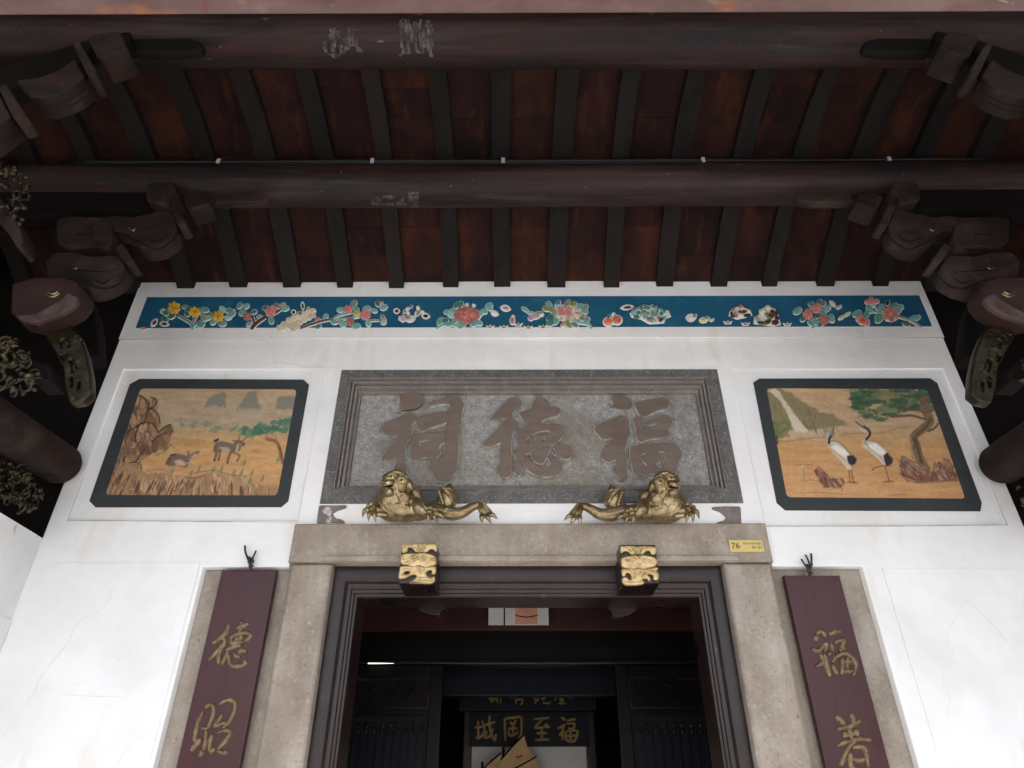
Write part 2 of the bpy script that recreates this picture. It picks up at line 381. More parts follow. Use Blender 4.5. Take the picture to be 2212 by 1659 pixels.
# ------------------------------------------------------------------ front wall
xnl, xnr = P(432, 1250).x, P(1871, 1252).x
zn = mean(P(437, 1219).z, P(1868, 1229).z)
xl, xr = P(638, 1150).x, P(1653, 1150).x
zl = P(1146, 1134).z
pq_x0, pq_x1 = mean(P(738, 797).x, P(692, 1087).x), mean(P(1553, 800).x, P(1601, 1086).x)
pq_z0, pq_z1 = P(1146, 1087).z, P(1146, 799).z
def rect(x0, x1, z0, z1): return [(x0, z0), (x1, z0), (x1, z1), (x0, z1)]
pl = (mean(P(262, 797).x, P(150, 1122).x), mean(P(700, 797).x, P(645, 1128).x), mean(P(400, 1124).z), P(480, 797).z)
pr = (mean(P(1590, 797).x, P(1646, 1138).x), mean(P(2040, 795).x, P(2174, 1133).x), P(1900, 1134).z, P(1820, 796).z)
ll = (P(103, 1216).x, P(424, 1250).x - 0.0, 0.35, P(260, 1216).z)
lr = (P(1905, 1228).x, XR - 0.12, 0.35, P(2000, 1228).z)
wall = thing('front_wall', (0, 0, 0), 'white plastered temple wall around the stone doorway, under the rafters', 'wall')
outer = [(XL, 0), (xnl, 0), (xnl, zn), (xl, zn), (xl, zl), (xr, zl), (xr, zn), (xnr, zn), (xnr, 0), (XR, 0), (XR, ZT), (XL, ZT)]
plate('plaster_face', [outer, rect(pq_x0, pq_x1, pq_z0, pq_z1), rect(*pl), rect(*pr)], 0.0, 0.25, M['plaster'], wall, bev=0.005)
zb = P(1146, 733).z
plate('upper_band', [rect(XL + 0.002, XR - 0.002, zb, ZT)], -0.014, 0.013, M['plaster'], wall, bev=0.004)
for k, r in enumerate((pl, pr)):
    plate('recessed_panel', [rect(r[0] - .01, r[1] + .01, r[2] - .01, r[3] + .01)], 0.012, 0.05, M['plaster'], wall)
zsz = 0.0
# faint plaster repair patches standing a hair proud of the lower wall
for r in (ll, lr):
    plate('lower_panel', [rect(*r)], -0.003, 0.0025, M['plaster'], wall, bev=.001)
relief_each('plaster_crack', [[(245, 1262), (225, 1312), (170, 1344), (145, 1390), (105, 1440), (80, 1475), (76, 1490), (30, 1560), (0, 1595)], [(130, 1500), (200, 1504), (260, 1505)], [(285, 1608), (265, 1630), (250, 1659)]], 1.5, -.003, .0006, M['crack'], wall, .3, .3)
relief_each('plaster_crack', [[(2085, 1294), (2050, 1365), (2049, 1395), (2057, 1414), (2040, 1440), (2040, 1480), (2053, 1512), (2046, 1540), (2045, 1620)], [(2085, 1294), (2130, 1335), (2175, 1385), (2196, 1412)], [(2043, 1624), (2070, 1659)]], 1.3, -.003, .0006, M['crack'], wall, .3, .3)
relief_each('panel_foot_line', [[(148, 1124), (300, 1125.5), (480, 1127), (645, 1128)], [(1647, 1137), (1820, 1137), (2000, 1136), (2170, 1134)]], 1.5, -.0003, .0008, M['panel_line'], wall, .5, .35)  # thin dark lines along the bottom edges of the recessed panels
# stone doorway
zlb = P(1146, 1218).z
lint = plate('stone_lintel', [rect(xl, xr, zlb, zl - .002)], -0.03, 0.26, M['stone'], wall, bev=0.008)
zj = P(1146, 1206).z
plate('lintel_bead', [rect(P(703, 1208).x, P(1592, 1212).x, zlb + .001, zj)], -0.044, 0.012, M['stone'], wall, bev=0.005)
xjl0, xjl1 = P(628, 1235).x, P(714, 1250, -.02).x
xjr0, xjr1 = P(1568, 1250, -.02).x, P(1667, 1240).x
plate('stone_jamb', [rect(xjl0, xjl1, 0, zlb - .004)], -0.022, 0.25, M['stone'], wall, bev=0.016)
plate('stone_jamb', [rect(xjr0, xjr1, 0, zlb - .004)], -0.022, 0.25, M['stone'], wall, bev=0.016)
plate('niche_slab', [rect(xnl - .01, xjl0 - .009, 0, zn - .002)], 0.045, 0.2, M['stone'], wall, bev=0.004)
plate('niche_slab', [rect(xjr1 + .009, xnr + .01, 0, zn - .002)], 0.045, 0.2, M['stone'], wall, bev=0.004)
cs = crop(1024, 1536, 0.25)
scl = cs([(545,1047),(660,1048),(782,1046),(775,1072),(725,1085),(690,1100),(660,1118),(672,1140),(690,1160),(740,1168),(765,1188),(768,1202),(660,1199),(522,1203)])
pxplate('scroll_end', [scl], -0.009, 0.008, M['scroll_brown'], wall, .002, 1)
cs = crop(2048, 1536, 0.25)
scr = cs([(1975,1058),(1850,1055),(1725,1062),(1735,1085),(1790,1100),(1830,1130),(1850,1150),(1835,1180),(1780,1190),(1755,1215),(1760,1228),(1985,1232)])
pxplate('scroll_end', [scr], -0.009, 0.008, M['scroll_brown'], wall, .002, 1)

# dark timber backing beside the wall, above the side walls, and the two side walls
def side(name, sx, lab):
    x0 = XL if sx < 0 else XR
    t = thing(name, (x0, -1.1, 0), lab[0], 'wall')
    a, b = (x0 - 1.3, x0) if sx < 0 else (x0, x0 + 1.3)
    box('plaster_body', a - (sx > 0) * .004, b + (sx < 0) * .004, -2.25, .03, 0, ZS, M['plaster_side'], t, 0)
    box('plaster_band', a, b + .012 if sx < 0 else b, -2.26, -.004, ZS - .62, ZS - .40, M['plaster_side'], t, .004) if sx < 0 else \
    box('plaster_band', a - .012, b, -2.26, -.004, ZS - .62, ZS - .40, M['plaster_side'], t, .004)
    g = thing('timber_gable', (x0 + sx * .97, -1.1, ZS), lab[1], 'wall')
    gx = x0 + sx * .95
    box('gable_boarding', min(gx, gx + sx * .06), max(gx, gx + sx * .06), -2.4, .3, ZS - .05, 5.0, M['dark_wood'], g, 0)
    box('back_boarding', min(x0 + sx * .004, gx), max(x0 + sx * .004, gx), .02, .1, ZS - .05, 5.0, M['dark_wood'], g, 0)
side('side_wall', -1, ('stained white side wall of the porch meeting the front wall at left', 'sooty timber gable over the left side wall'))
side('side_wall', 1, ('white side wall of the porch on the right, beyond the crane painting', 'sooty timber gable over the right side wall'))

# ------------------------------------------------------------------ porch roof: curved rafters and ceiling boards
RC = catmull([(.16, 4.30), (0, 4.395), (-.25, 4.525), (-.5, 4.632), (-.85, 4.745), (-1.12, 4.785), (-1.38, 4.772), (-1.65, 4.72), (-2.05, 4.60), (-2.5, 4.43)], 6)
def zr(y):
    for (a, za), (b, zb_) in zip(RC, RC[1:]):
        if b <= y <= a: return za + (zb_ - za) * (a - y) / (a - b)
    return RC[-1][1]
roof = thing('porch_roof', (0, -1.2, 4.4), 'curved timber porch ceiling of dark rafters and red-brown boards', 'roof')
def ribbon(name, x0, x1, off, th, m, i0=0, i1=None, bow=0.0, tilt=0.0):
    bm = bmesh.new(); rows = []
    seg = RC[i0:i1]
    for k, (y, z) in enumerate(seg):
        jx = bow * math.sin(y * 2.1 + x0 * 7)
        rows.append([bm.verts.new((x + jx, y + tilt * dz, z + off + dz)) for x, dz in ((x0, 0), (x1, 0), (x1, th), (x0, th))])
    for a, b in zip(rows, rows[1:]):
        for k in range(4): bm.faces.new((a[k], a[(k+1) % 4], b[(k+1) % 4], b[k]))
    bm.faces.new(rows[0]); bm.faces.new(rows[-1])
    return bobj(name, bm, m, roof)
RP = [172, 288, 403, 517, 631, 745.5, 858.6, 974, 1088, 1203.5, 1318.5, 1435, 1549.7, 1664, 1781.5, 1900, 2014, 2128]
RX = [P(p, 622).x for p in RP]
step = RX[10] - RX[9]
RX = [RX[0] - step * 1.0] + RX + [RX[-1] + step]
for x in RX:
    w = .052 + random.uniform(-.006, .005)
    ribbon('rafter', x - w, x + w, random.uniform(-.006, .004), .055, M['rafter'], bow=random.uniform(-.012, .012))
for a, b in zip(RX, RX[1:]):
    cuts = [0] + sorted(random.sample(range(6, len(RC) - 7, 4), 7)) + [len(RC) - 1]
    for i0, i1 in zip(cuts, cuts[1:]):
        if i1 - i0 < 2: continue
        ribbon('ceiling_board', a + .003, b - .003, .046 + random.uniform(-.003, .004), .03, M['ceiling'], i0, i1 + 1)
box('roof_slab', XLO - .4, XRO + .4, -2.75, 7.4, 5.02, 5.12, M['tile'], roof, 0)
box('roof_fascia', XLO - .4, XRO + .4, -2.62, -2.52, 4.3, 5.02, M['tile'], roof, 0)
# ------------------------------------------------------------------ purlins, beam, cable
def log(name, y, z, r, x0, x1, m, parent=None, seed=0):
    bm = bmesh.new(); n = 40; L = 60; rows = []
    rg = random.Random(seed); ph = [rg.uniform(0, 6) for _ in range(4)]
    for i in range(L + 1):
        x = x0 + (x1 - x0) * i / L
        k = 1 + .012 * math.sin(x * 1.7 + ph[0]) + .006 * math.sin(x * 5.1 + ph[1])
        rows.append([bm.verts.new((x, y + r * k * math.cos(a) * (1 + .01 * math.sin(3 * a + ph[2])), z + r * k * math.sin(a) + .004 * math.sin(x * 1.1 + ph[3]))) for a in [2 * math.pi * j / n for j in range(n)]])
    for a, b in zip(rows, rows[1:]):
        for j in range(n): bm.faces.new((a[j], a[(j+1) % n], b[(j+1) % n], b[j]))
    bm.faces.new(rows[0]); bm.faces.new(rows[-1])
    return bobj(name, bm, m, parent, True)
Y2, Z2, R2 = -.75, 4.500, .117
Y1, Z1, R1 = -1.564, 4.520, .122
def qx(px, py, y): return P(px, py, y).x
def wood_log(name, off):
    return mk(name, [(.30, (.0058, .0029, .0026)), (.48, (.0205, .0098, .0086)), (.64, (.0390, .0215, .0195)), (.80, (.066, .046, .043))], 4.2, stretch=(.16, 2.2, 2.2), rough=.60, bump=.8, bscale=26, bstretch=(.10, 1, 1), dist=.005, spec=.25, detail=8,
              spots=[(6, .53, .68, (.0052, .0048, .0056), .75, (.25, 1, 1)), (5, .58, .68, (.038, .0105, .0078), .7, (.35, 1, 1)), (9, .58, .70, (.040, .034, .033), .6, (.15, 1.6, 1.6)), (40, .69, .74, (.17, .15, .11), .65, (.4, 1, 1)), (9, .73, .755, (.10, .032, .011), .6, (.8, 1, 1))])
def remnants(parent, yc, zc, r, strokes, w):
    for st in strokes:
        bm = bmesh.new(); c = catmull(st, 6); rows = []
        for i, p in enumerate(c):
            a_ = c[max(i - 1, 0)]; b_ = c[min(i + 1, len(c) - 1)]; l = math.hypot(b_[0] - a_[0], b_[1] - a_[1]) or 1
            nx, ny = -(b_[1] - a_[1]) / l, (b_[0] - a_[0]) / l; ww = w * random.uniform(.35, 1.2) / 2
            rows.append([bm.verts.new(on_log(p[0] + nx * ww * k, p[1] + ny * ww * k, yc, zc, r + .0012)) for k in (-1, 0, 1)])
        for a_, b_ in zip(rows, rows[1:]):
            for k in range(2): bm.faces.new((a_[k], a_[k+1], b_[k+1], b_[k]))
        bobj('paint_remnant', bm, M['remnant'], parent)
pu = log('purlin', Y1, Z1, R1, XLO, XRO, wood_log('purlin_timber_eaves', 0), None, 3)
remnants(pu, Y1, Z1, R1 * 1.028, [[(703, 86), (702, 104), (712, 117), (734, 121)], [(744, 82), (748, 100), (740, 119)], [(736, 96), (738, 116)], [(768, 84), (772, 104), (784, 111)], [(715, 62), (716, 86)], [(729, 66), (729, 84)], [(866, 42), (868, 96), (874, 110), (862, 121)], [(884, 52), (887, 78), (878, 104)], [(897, 46), (895, 88), (903, 110), (917, 112)], [(915, 62), (917, 96), (912, 106)], [(930, 52), (934, 96), (930, 116), (937, 122)], [(872, 48), (876, 70)], [(905, 50), (906, 66)], [(921, 44), (923, 58)], [(722, 60), (720, 112)], [(754, 58), (752, 108)], [(760, 70), (764, 100)], [(880, 42), (882, 118)], [(908, 42), (910, 116)], [(926, 42), (926, 112)]], 10)
tag(pu, 'round timber purlin nearer the eaves, with pale scraped lettering', 'beam', 'purlins under the porch ceiling')
pu = log('purlin', Y2, Z2, R2, XLO, XRO, wood_log('purlin_timber_wall', 1), None, 5)
remnants(pu, Y2, Z2, R2 * 1.042, [[(802, 436), (812, 443)], [(828, 424), (852, 427)], [(868, 428), (876, 444)], [(880, 419), (904, 417)], [(884, 431), (903, 438)], [(890, 444), (906, 444)], [(856, 436), (866, 442)], [(810, 428), (822, 433)], [(812, 440), (850, 442)], [(880, 425), (905, 428)]], 9)
tag(pu, 'round timber purlin nearer the wall, with black cable along it', 'beam', 'purlins under the porch ceiling')
YB = -2.3
zbm = P(1106, 29.5, YB + .07).z
fb = box('eaves_beam', XLO - .3, XRO + .3, YB - .07, YB + .07, zbm, zbm + .36, M['beam'], None, .006)
tag(fb, 'faded red and orange eaves beam across the top of the picture', 'beam')

cond = thing('electric_cable', (0, -.8, 4.6), 'twin black cable clipped along the purlin nearer the wall', 'cable')
yc = -.80
for dz, r in ((0, .0085), (-.017, .007)):
    bm = bmesh.new()
    pts = []
    for px in range(130, 2200, 60):
        q = P(px, 348, yc); pts.append((q.x, yc, P(1106, 347.5, yc).z + dz + .002 * math.sin(px * .01)))
    tube(bm, pts, r, 8); bobj('cable_run', bm, M['conduit'], cond, True)
zc = P(1106, 347.5, yc).z
for px in (474, 805, 1087, 1518, 1920):
    x = P(px, 348, yc).x
    box('cable_clip', x - .0095, x - .001, yc - .014, yc + .01, zc - .027, zc + .012, M['clip'], cond, .002)
    box('cable_clip', x + .001, x + .0095, yc - .014, yc + .01, zc - .027, zc + .012, M['clip'], cond, .002)

# ------------------------------------------------------------------ wooden door frame
YO = .062
fx0, fx1 = P(773, 1291, YO).x, P(1509, 1296, YO).x
fz = P(1146, 1291, YO).z
PROF = [(0, .25), (0, .064), (.004, .058), (.013, .057), (.016, .051), (.019, .049), (.028, .048), (.031, .042), (.034, .040), (.046, .038), (.050, .036), (.053, .043), (.058, .045), (.066, .038), (.078, .034), (.09, .034), (.16, .036), (.16, .25)]
frame = thing('door_frame', ((fx0 + fx1) / 2, .1, 0), 'dark lacquered wooden door frame with stepped mouldings', 'door frame')
SZ = 1.22
def run(name, st):
    bm = bmesh.new(); rows = [[bm.verts.new(s(d, y)) for d, y in PROF] for s in st]
    n = len(PROF)
    for k in range(n): bm.faces.new((rows[0][k], rows[0][(k+1) % n], rows[1][(k+1) % n], rows[1][k]))
    bm.faces.new(rows[0]); bm.faces.new(rows[1])
    return bobj(name, bm, M['frame_wood'], frame)
run('frame_jamb', [lambda d, y: (fx0 - d, y, 0), lambda d, y: (fx0 - d, y, fz + d * SZ)])
run('frame_head', [lambda d, y: (fx0 - d, y, fz + d * SZ), lambda d, y: (fx1 + d, y, fz + d * SZ)])
run('frame_jamb', [lambda d, y: (fx1 + d, y, 0), lambda d, y: (fx1 + d, y, fz + d * SZ)])
for pts in ([(903, 1306), (903, 1313), (908, 1320), (925, 1326), (945, 1329), (951, 1328), (951, 1320), (960, 1316), (962, 1311), (962, 1306)],
            [(1313, 1308), (1315, 1317), (1322, 1320), (1324, 1331), (1345, 1332), (1362, 1328), (1368, 1323), (1376, 1318), (1378, 1308)]):
    pxplate('pivot_socket', [pts], .255, .06, M['frame_wood'], frame, .003)
box('threshold', fx0 - .1, fx1 + .1, .0, .25, 0, .12, M['frame_wood'], frame, .01)

# ------------------------------------------------------------------ stone name plaque
plq = thing('stone_plaque', ((pq_x0 + pq_x1) / 2, .02, pq_z0), 'grey stone plaque with three large carved characters above the doorway', 'plaque')
mx0, mx1 = mean(P(758, 816).x, P(719, 1060).x), mean(P(1528, 816).x, P(1568, 1062).x)
mz0, mz1 = P(1146, 1061).z, P(1146, 816).z
gx0, gx1 = mean(P(780, 846).x, P(750, 1043).x), mean(P(1509, 846).x, P(1536, 1047).x)
gz0, gz1 = P(1146, 1045).z, P(1146, 846).z
plate('border', [rect(pq_x0, pq_x1, pq_z0, pq_z1), rect(mx0 + .002, mx1 - .002, mz0 + .002, mz1 - .002)], -.006, .06, M['stone_border'], plq, .004)
MP = [(0, -.004), (.05, -.016), (.12, -.016), (.17, .006), (.24, .010), (.27, -.006), (.40, -.006), (.44, .016), (.51, .019), (.54, .004), (.70, .004), (.75, .026), (.86, .028), (.88, .018), (.97, .020), (1.0, .040), (1.0, .06), (0, .06)]
def ringside(name, k):
    c = [(mx0, mz0, gx0, gz0), (mx1, mz0, gx1, gz0), (mx1, mz1, gx1, gz1), (mx0, mz1, gx0, gz1)]
    a, b = c[k], c[(k + 1) % 4]
    bm = bmesh.new()
    rows = [[bm.verts.new((q[0] + (q[2] - q[0]) * d, y, q[1] + (q[3] - q[1]) * d)) for d, y in MP] for q in (a, b)]
    n = len(MP)
    for j in range(n): bm.faces.new((rows[0][j], rows[0][(j+1) % n], rows[1][(j+1) % n], rows[1][j]))
    return bobj(name, bm, M['stone_mould'], plq)
for k in range(4): ringside('moulding', k)
fld = plate('field', [rect(gx0 - .004, gx1 + .004, gz0 - .004, gz1 + .004)], .040, .03, M['stone_plaque'], plq)
ca, cb_, cc = crop(1472, 1552, .125), crop(1888, 1552, .125), crop(2320, 1552, .125)
G1 = [[[(570,150),(650,90),(760,75),(850,85),(910,130),(945,190),(930,260),(880,310),(810,350),(740,350),(685,368),(600,350),(545,360),(530,385),(580,330),(585,250),(572,200)]],
      [[(690,410),(770,425),(830,480),(850,510),(820,560),(760,640),(770,700),(740,780),(720,860),(670,920),(640,1000),(632,1100),(640,1250),(665,1380),(675,1450),(620,1515),(580,1530),(520,1500),(470,1420),(455,1370),(480,1300),(490,1190),(440,1235),(330,1250),(270,1190),(240,1210),(290,1130),(400,990),(480,890),(515,805),(450,810),(390,830),(300,800),(240,730),(215,680),(240,640),(350,570),(540,500)]],
      [[(1040,280),(1110,220),(1260,180),(1380,130),(1440,95),(1530,105),(1590,140),(1625,220),(1665,275),(1630,380),(1605,560),(1580,700),(1560,950),(1555,1150),(1535,1420),(1480,1500),(1400,1560),(1290,1615),(1210,1605),(1185,1540),(1120,1430),(1080,1330),(1065,1250),(1165,1205),(1225,1240),(1280,1290),(1300,1200),(1322,1050),(1330,930),(1350,740),(1370,540),(1385,400),(1415,270),(1300,268),(1200,275),(1050,315)]],
      [[(850,500),(1000,465),(1150,425),(1300,405),(1395,420),(1385,550),(1340,600),(1200,640),(1050,690),(980,740),(900,750),(840,630),(815,570)]],
      [[(735,805),(900,790),(1050,770),(1210,755),(1350,800),(1345,930),(1270,960),(1215,1025),(1260,1080),(1255,1140),(1180,1205),(1110,1225),(1060,1190),(960,1195),(880,1245),(780,1255),(730,1130),(715,1100),(740,1000),(715,900)], [(880,920),(1075,880),(1070,960),(890,1025)]]]
G2 = [[[(650,175),(740,140),(810,150),(860,220),(875,290),(830,340),(760,360),(680,445),(740,520),(800,590),(810,705),(750,715),(700,780),(680,900),(680,1450),(640,1540),(560,1550),(500,1520),(480,1460),(440,1400),(430,1350),(490,1300),(495,930),(420,960),(340,1010),(220,1005),(180,1000),(170,970),(300,850),(420,730),(530,610),(580,540),(595,510),(500,540),(400,545),(310,540),(380,450),(500,330),(590,230)]],
      [[(1110,150),(1150,118),(1220,140),(1290,190),(1340,260),(1340,320),(1440,315),(1520,340),(1530,380),(1500,470),(1400,495),(1290,520),(1210,560),(1175,615),(1340,620),(1490,615),(1540,660),(1590,740),(1580,820),(1500,900),(1430,975),(1300,1005),(1220,1020),(1060,1070),(925,1150),(870,1190),(795,1240),(690,1110),(690,1080),(800,1020),(830,990),(800,930),(770,830),(740,710),(820,700),(930,690),(950,610),(880,540),(820,450),(830,410),(930,385),(1040,370),(1065,270),(1090,200)],
       [(950,850),(985,830),(995,960),(945,960)], [(995,825),(1060,790),(1180,740),(1355,725),(1330,800),(1250,790),(1160,790),(1110,880),(1075,920),(1070,850)], [(1200,930),(1240,860),(1285,870),(1240,935)]],
      [[(850,1240),(860,1330),(855,1460),(820,1510),(770,1490),(715,1440),(715,1360),(740,1280),(790,1225)]],
      [[(870,1200),(900,1330),(960,1410),(1100,1500),(1280,1530),(1440,1520),(1530,1470),(1570,1390),(1560,1310),(1500,1240),(1400,1190),(1310,1160),(1290,1190),(1340,1240),(1370,1320),(1360,1355),(1280,1365),(1180,1355),(1080,1310),(1000,1230),(930,1145)]],
      [[(1015,1120),(1100,1070),(1220,1015),(1380,1000),(1310,1110),(1300,1165),(1265,1230),(1240,1290),(1180,1310),(1110,1290),(1050,1210)]],
      [[(1420,985),(1560,950),(1640,970),(1700,1040),(1745,1110),(1720,1190),(1640,1235),(1570,1210),(1490,1160),(1400,1145),(1395,1090),(1460,1080),(1390,1010)]]]
G3 = [[[(540,180),(580,110),(640,90),(720,120),(850,170),(905,240),(890,340),(830,380),(760,385),(680,360),(600,340),(510,350),(560,300),(590,250),(550,220)]],
      [[(680,470),(760,470),(850,540),(860,620),(850,690),(880,740),(850,830),(810,890),(790,980),(785,1150),(795,1350),(825,1500),(770,1570),(720,1580),(650,1540),(620,1480),(590,1420),(620,1340),(625,1215),(560,1255),(480,1270),(400,1230),(370,1170),(380,1080),(460,1000),(530,890),(555,850),(460,880),(390,870),(310,790),(250,730),(260,670),(380,600),(560,540)]],
      [[(945,250),(1050,215),(1250,190),(1400,165),(1500,165),(1555,220),(1545,310),(1500,355),(1390,370),(1250,430),(1130,490),(1060,505),(1000,400),(960,330)]],
      [[(930,520),(980,480),(1060,495),(1090,590),(1110,600),(1250,540),(1400,465),(1510,460),(1580,510),(1600,590),(1560,660),(1520,710),(1555,790),(1530,850),(1450,865),(1300,865),(1150,895),(1060,935),(1010,910),(980,830),(960,700),(930,600)], [(1105,655),(1320,615),(1300,660),(1115,730)]],
      [[(870,1010),(1050,975),(1250,950),(1500,940),(1650,960),(1740,1040),(1755,1150),(1700,1290),(1640,1470),(1570,1580),(1380,1545),(1290,1465),(1200,1480),(1090,1520),(1070,1560),(980,1520),(920,1440),(890,1290),(865,1150)],
       [(1050,1150),(1130,1115),(1135,1160),(1070,1180),(1080,1260),(1160,1310),(1150,1350),(1080,1350),(1050,1240)], [(1340,1100),(1400,1080),(1490,1090),(1470,1180),(1440,1330),(1400,1380),(1320,1350),(1310,1310),(1400,1260),(1420,1150)]]]
for cr, gl in ((ca, G1), (cb_, G2), (cc, G3)):
    mes = []
    for i, lps in enumerate(gl):
        yf = .0115 + .0004 * i
        mes.append(plate_mesh('carved_character', [XZ(chaikin(cr(l), 1), yf) for l in lps], yf, .034, .0042))
    gch = mobj('carved_character', join_meshes('carved_character', mes), M['glyph_stone'], fld)
    gch.data.materials.append(M['glyph_highlight'])
    n0 = len(gch.data.polygons)
    mes = []
    for i, lps in enumerate(gl):
        mes.append(plate_mesh('edge', [XZ(chaikin(cr(l), 1), .0115) for l in lps], .0172 + .0003 * i, .026, 0, 2, .0020))  # slightly larger plate behind each stroke, showing as a painted edge highlight
    e_ = join_meshes('edge', mes); bm = bmesh.new(); bm.from_mesh(gch.data); bm.from_mesh(e_); bm.to_mesh(gch.data); bm.free(); bpy.data.meshes.remove(e_)
    for p_ in list(gch.data.polygons)[n0:]: p_.material_index = 1

# ------------------------------------------------------------------ house number plate
num = thing('number_plate', P(1612, 1192, -.036), 'small brass address plate fixed to the stone lintel, reading 76', 'sign')
cn = crop(2864, 2112, .0625)
q = cn([(430, 410), (1600, 410), (1665, 828), (490, 825)])
nx0, nx1 = mean(P(*q[0], -.035).x, P(*q[3], -.035).x), mean(P(*q[1], -.035).x, P(*q[2], -.035).x)
nz1, nz0 = mean(P(*q[0], -.035).z, P(*q[1], -.035).z), mean(P(*q[2], -.035).z, P(*q[3], -.035).z)
sheet = plate('brass_sheet', [rect(nx0, nx1, nz0, nz1)], -.0365, .006, M['brass'], num, .0012)
def text(body, x0, x1, z0, z1, y, m, parent, name='lettering', bold=0.0, th=.0012):
    cu = bpy.data.curves.new('t', 'FONT'); cu.body = body; cu.extrude = th; cu.offset = bold
    ob = bpy.data.objects.new('t', cu); me = bpy.data.meshes.new_from_object(ob)
    bpy.data.objects.remove(ob); bpy.data.curves.remove(cu); me.materials.clear()
    co = np.empty(len(me.vertices) * 3, np.float32); me.vertices.foreach_get('co', co); co = co.reshape(-1, 3)
    mn, mxx = co.min(0), co.max(0)
    o = np.stack([x0 + (co[:, 0] - mn[0]) / (mxx[0] - mn[0]) * (x1 - x0), y - co[:, 2], z0 + (co[:, 1] - mn[1]) / (mxx[1] - mn[1]) * (z1 - z0)], 1)
    me.vertices.foreach_set('co', o.astype(np.float32).ravel()); me.update()
    return mobj(name, me, m, parent)
def fx(t): return nx0 + (nx1 - nx0) * t
def fzz(t): return nz0 + (nz1 - nz0) * t
text('76', fx(.065), fx(.30), fzz(.27), fzz(.75), -.0368, M['print_brown'], sheet)
text('TELOK AYER STREET', fx(.40), fx(.945), fzz(.60), fzz(.76), -.0368, M['print_olive'], sheet)
text('01-01', fx(.66), fx(.94), fzz(.25), fzz(.49), -.0368, M['print_olive2'], sheet)

# ------------------------------------------------------------------ couplet boards
def couplet(px, lab, strokes, cr, hooks, cracks):
    yb = -.012
    x0 = mean(P(*px[0], yb).x, P(*px[3], yb).x); x1 = mean(P(*px[1], yb).x, P(*px[2], yb).x)
    zt = mean(P(*px[0], yb).z, P(*px[1], yb).z)
    t = thing('couplet_board', ((x0 + x1) / 2, 0, .25), lab, 'board', 'couplet boards beside the door')
    bd = plate('board', [rect(x0, x1, .25, zt)], yb, .034, M['board_maroon'], t, .003)
    for s in strokes:
        bm = bmesh.new()
        relief(bm, [([(a) for a in cr(p)], w) for p, w in s], 6.5, yb - .0003, .012, .55, .14)
        bobj('gilded_character', bm, M['gold_paint'], bd, True)
    relief_each('wood_crack', cracks, 1.3, yb - .0002, .0006, M['iron'], bd, .3)
    for pts, r in hooks:
        bm = bmesh.new(); tube(bm, catmull([tuple(P(a, b, yy)) for a, b, yy in pts], 4), r, 7)
        bobj('hanger_wire', bm, M['iron'], t, True)
cl = crop(768, 2432, .20821); crr = crop(3200, 2432, .20821)
W = 52 * .20821
def ws(*paths, w=W): return [(p, w) for p in paths]
C1 = ws([(385,170),(365,240),(300,310),(215,370)],[(330,310),(340,360),(290,420),(230,490),(175,545)],[(300,410),(285,480),(272,585)],[(515,125),(512,190)],[(458,215),(520,192),(592,160)],[(512,190),(495,270)],
        [(400,330),(430,292),(520,262),(590,262),(602,300),(540,352)],[(405,310),(415,368),(470,360),(540,352)],[(478,290),(452,352)],[(520,280),(492,352)],[(358,445),(430,402),(512,388)],
        [(385,450),(340,530),(303,595)],[(385,480),(390,570),(430,605),(540,592),(552,540)],[(435,468),(460,500),(502,506)],[(480,470),(520,440),(562,462)])
C2 = ws([(120,1075),(68,1180),(38,1300),(28,1390)],[(140,1035),(200,1000),(228,1050),(215,1130),(165,1255)],[(95,1245),(165,1252)],[(150,1270),(142,1400),(120,1480)],[(95,1370),(40,1420),(-5,1485)],[(110,1480),(80,1545)],[(40,1390),(100,1370)],
        [(280,1005),(350,962),(420,960),(452,1010),(430,1100),(390,1180),(320,1250)],[(320,1105),(270,1180),(232,1235),(300,1205),(370,1190)],[(265,1300),(330,1272),(402,1285),(375,1345),(310,1425),(268,1470)],[(215,1310),(188,1390),(182,1505)],[(182,1505),(240,1458)],[(262,1480),(340,1505),(362,1470)], w=50*.208)
C3 = ws([(165,275),(215,245),(248,275),(245,305)],[(160,280),(172,345)],[(298,278),(350,252),(420,245)],[(118,420),(190,445),(262,372),(275,390),(252,455)],[(205,480),(238,560),(160,605)],[(250,470),(275,600),(312,712)],[(320,480),(280,470)],
        [(315,365),(348,452)],[(350,362),(430,332),(452,350),(432,420),(472,432)],[(400,440),(432,430)],[(335,570),(360,522),(440,472),(512,490),(572,570),(572,640),(550,705)],[(330,590),(388,690)],[(432,560),(542,560)],[(432,520),(440,600),(430,695)],[(440,655),(558,655)],[(492,500),(484,645)], w=54*.208)
C4 = ws([(368,1120),(430,1172),(462,1225)],[(520,1098),(552,1150),(552,1212)],[(552,1212),(622,1165)],[(378,1252),(470,1242),(590,1202)],[(440,1332),(520,1312),(602,1272)],[(500,1240),(532,1362)],[(562,1260),(602,1332)],[(440,1290),(502,1332)],
        [(378,1432),(480,1392),(600,1362),(732,1370)],[(620,1340),(500,1450),(440,1590),(418,1640)],[(520,1500),(530,1640),(600,1700)],[(540,1452),(640,1440),(682,1490),(705,1660)],[(540,1562),(620,1582),(668,1562)], w=60*.208)
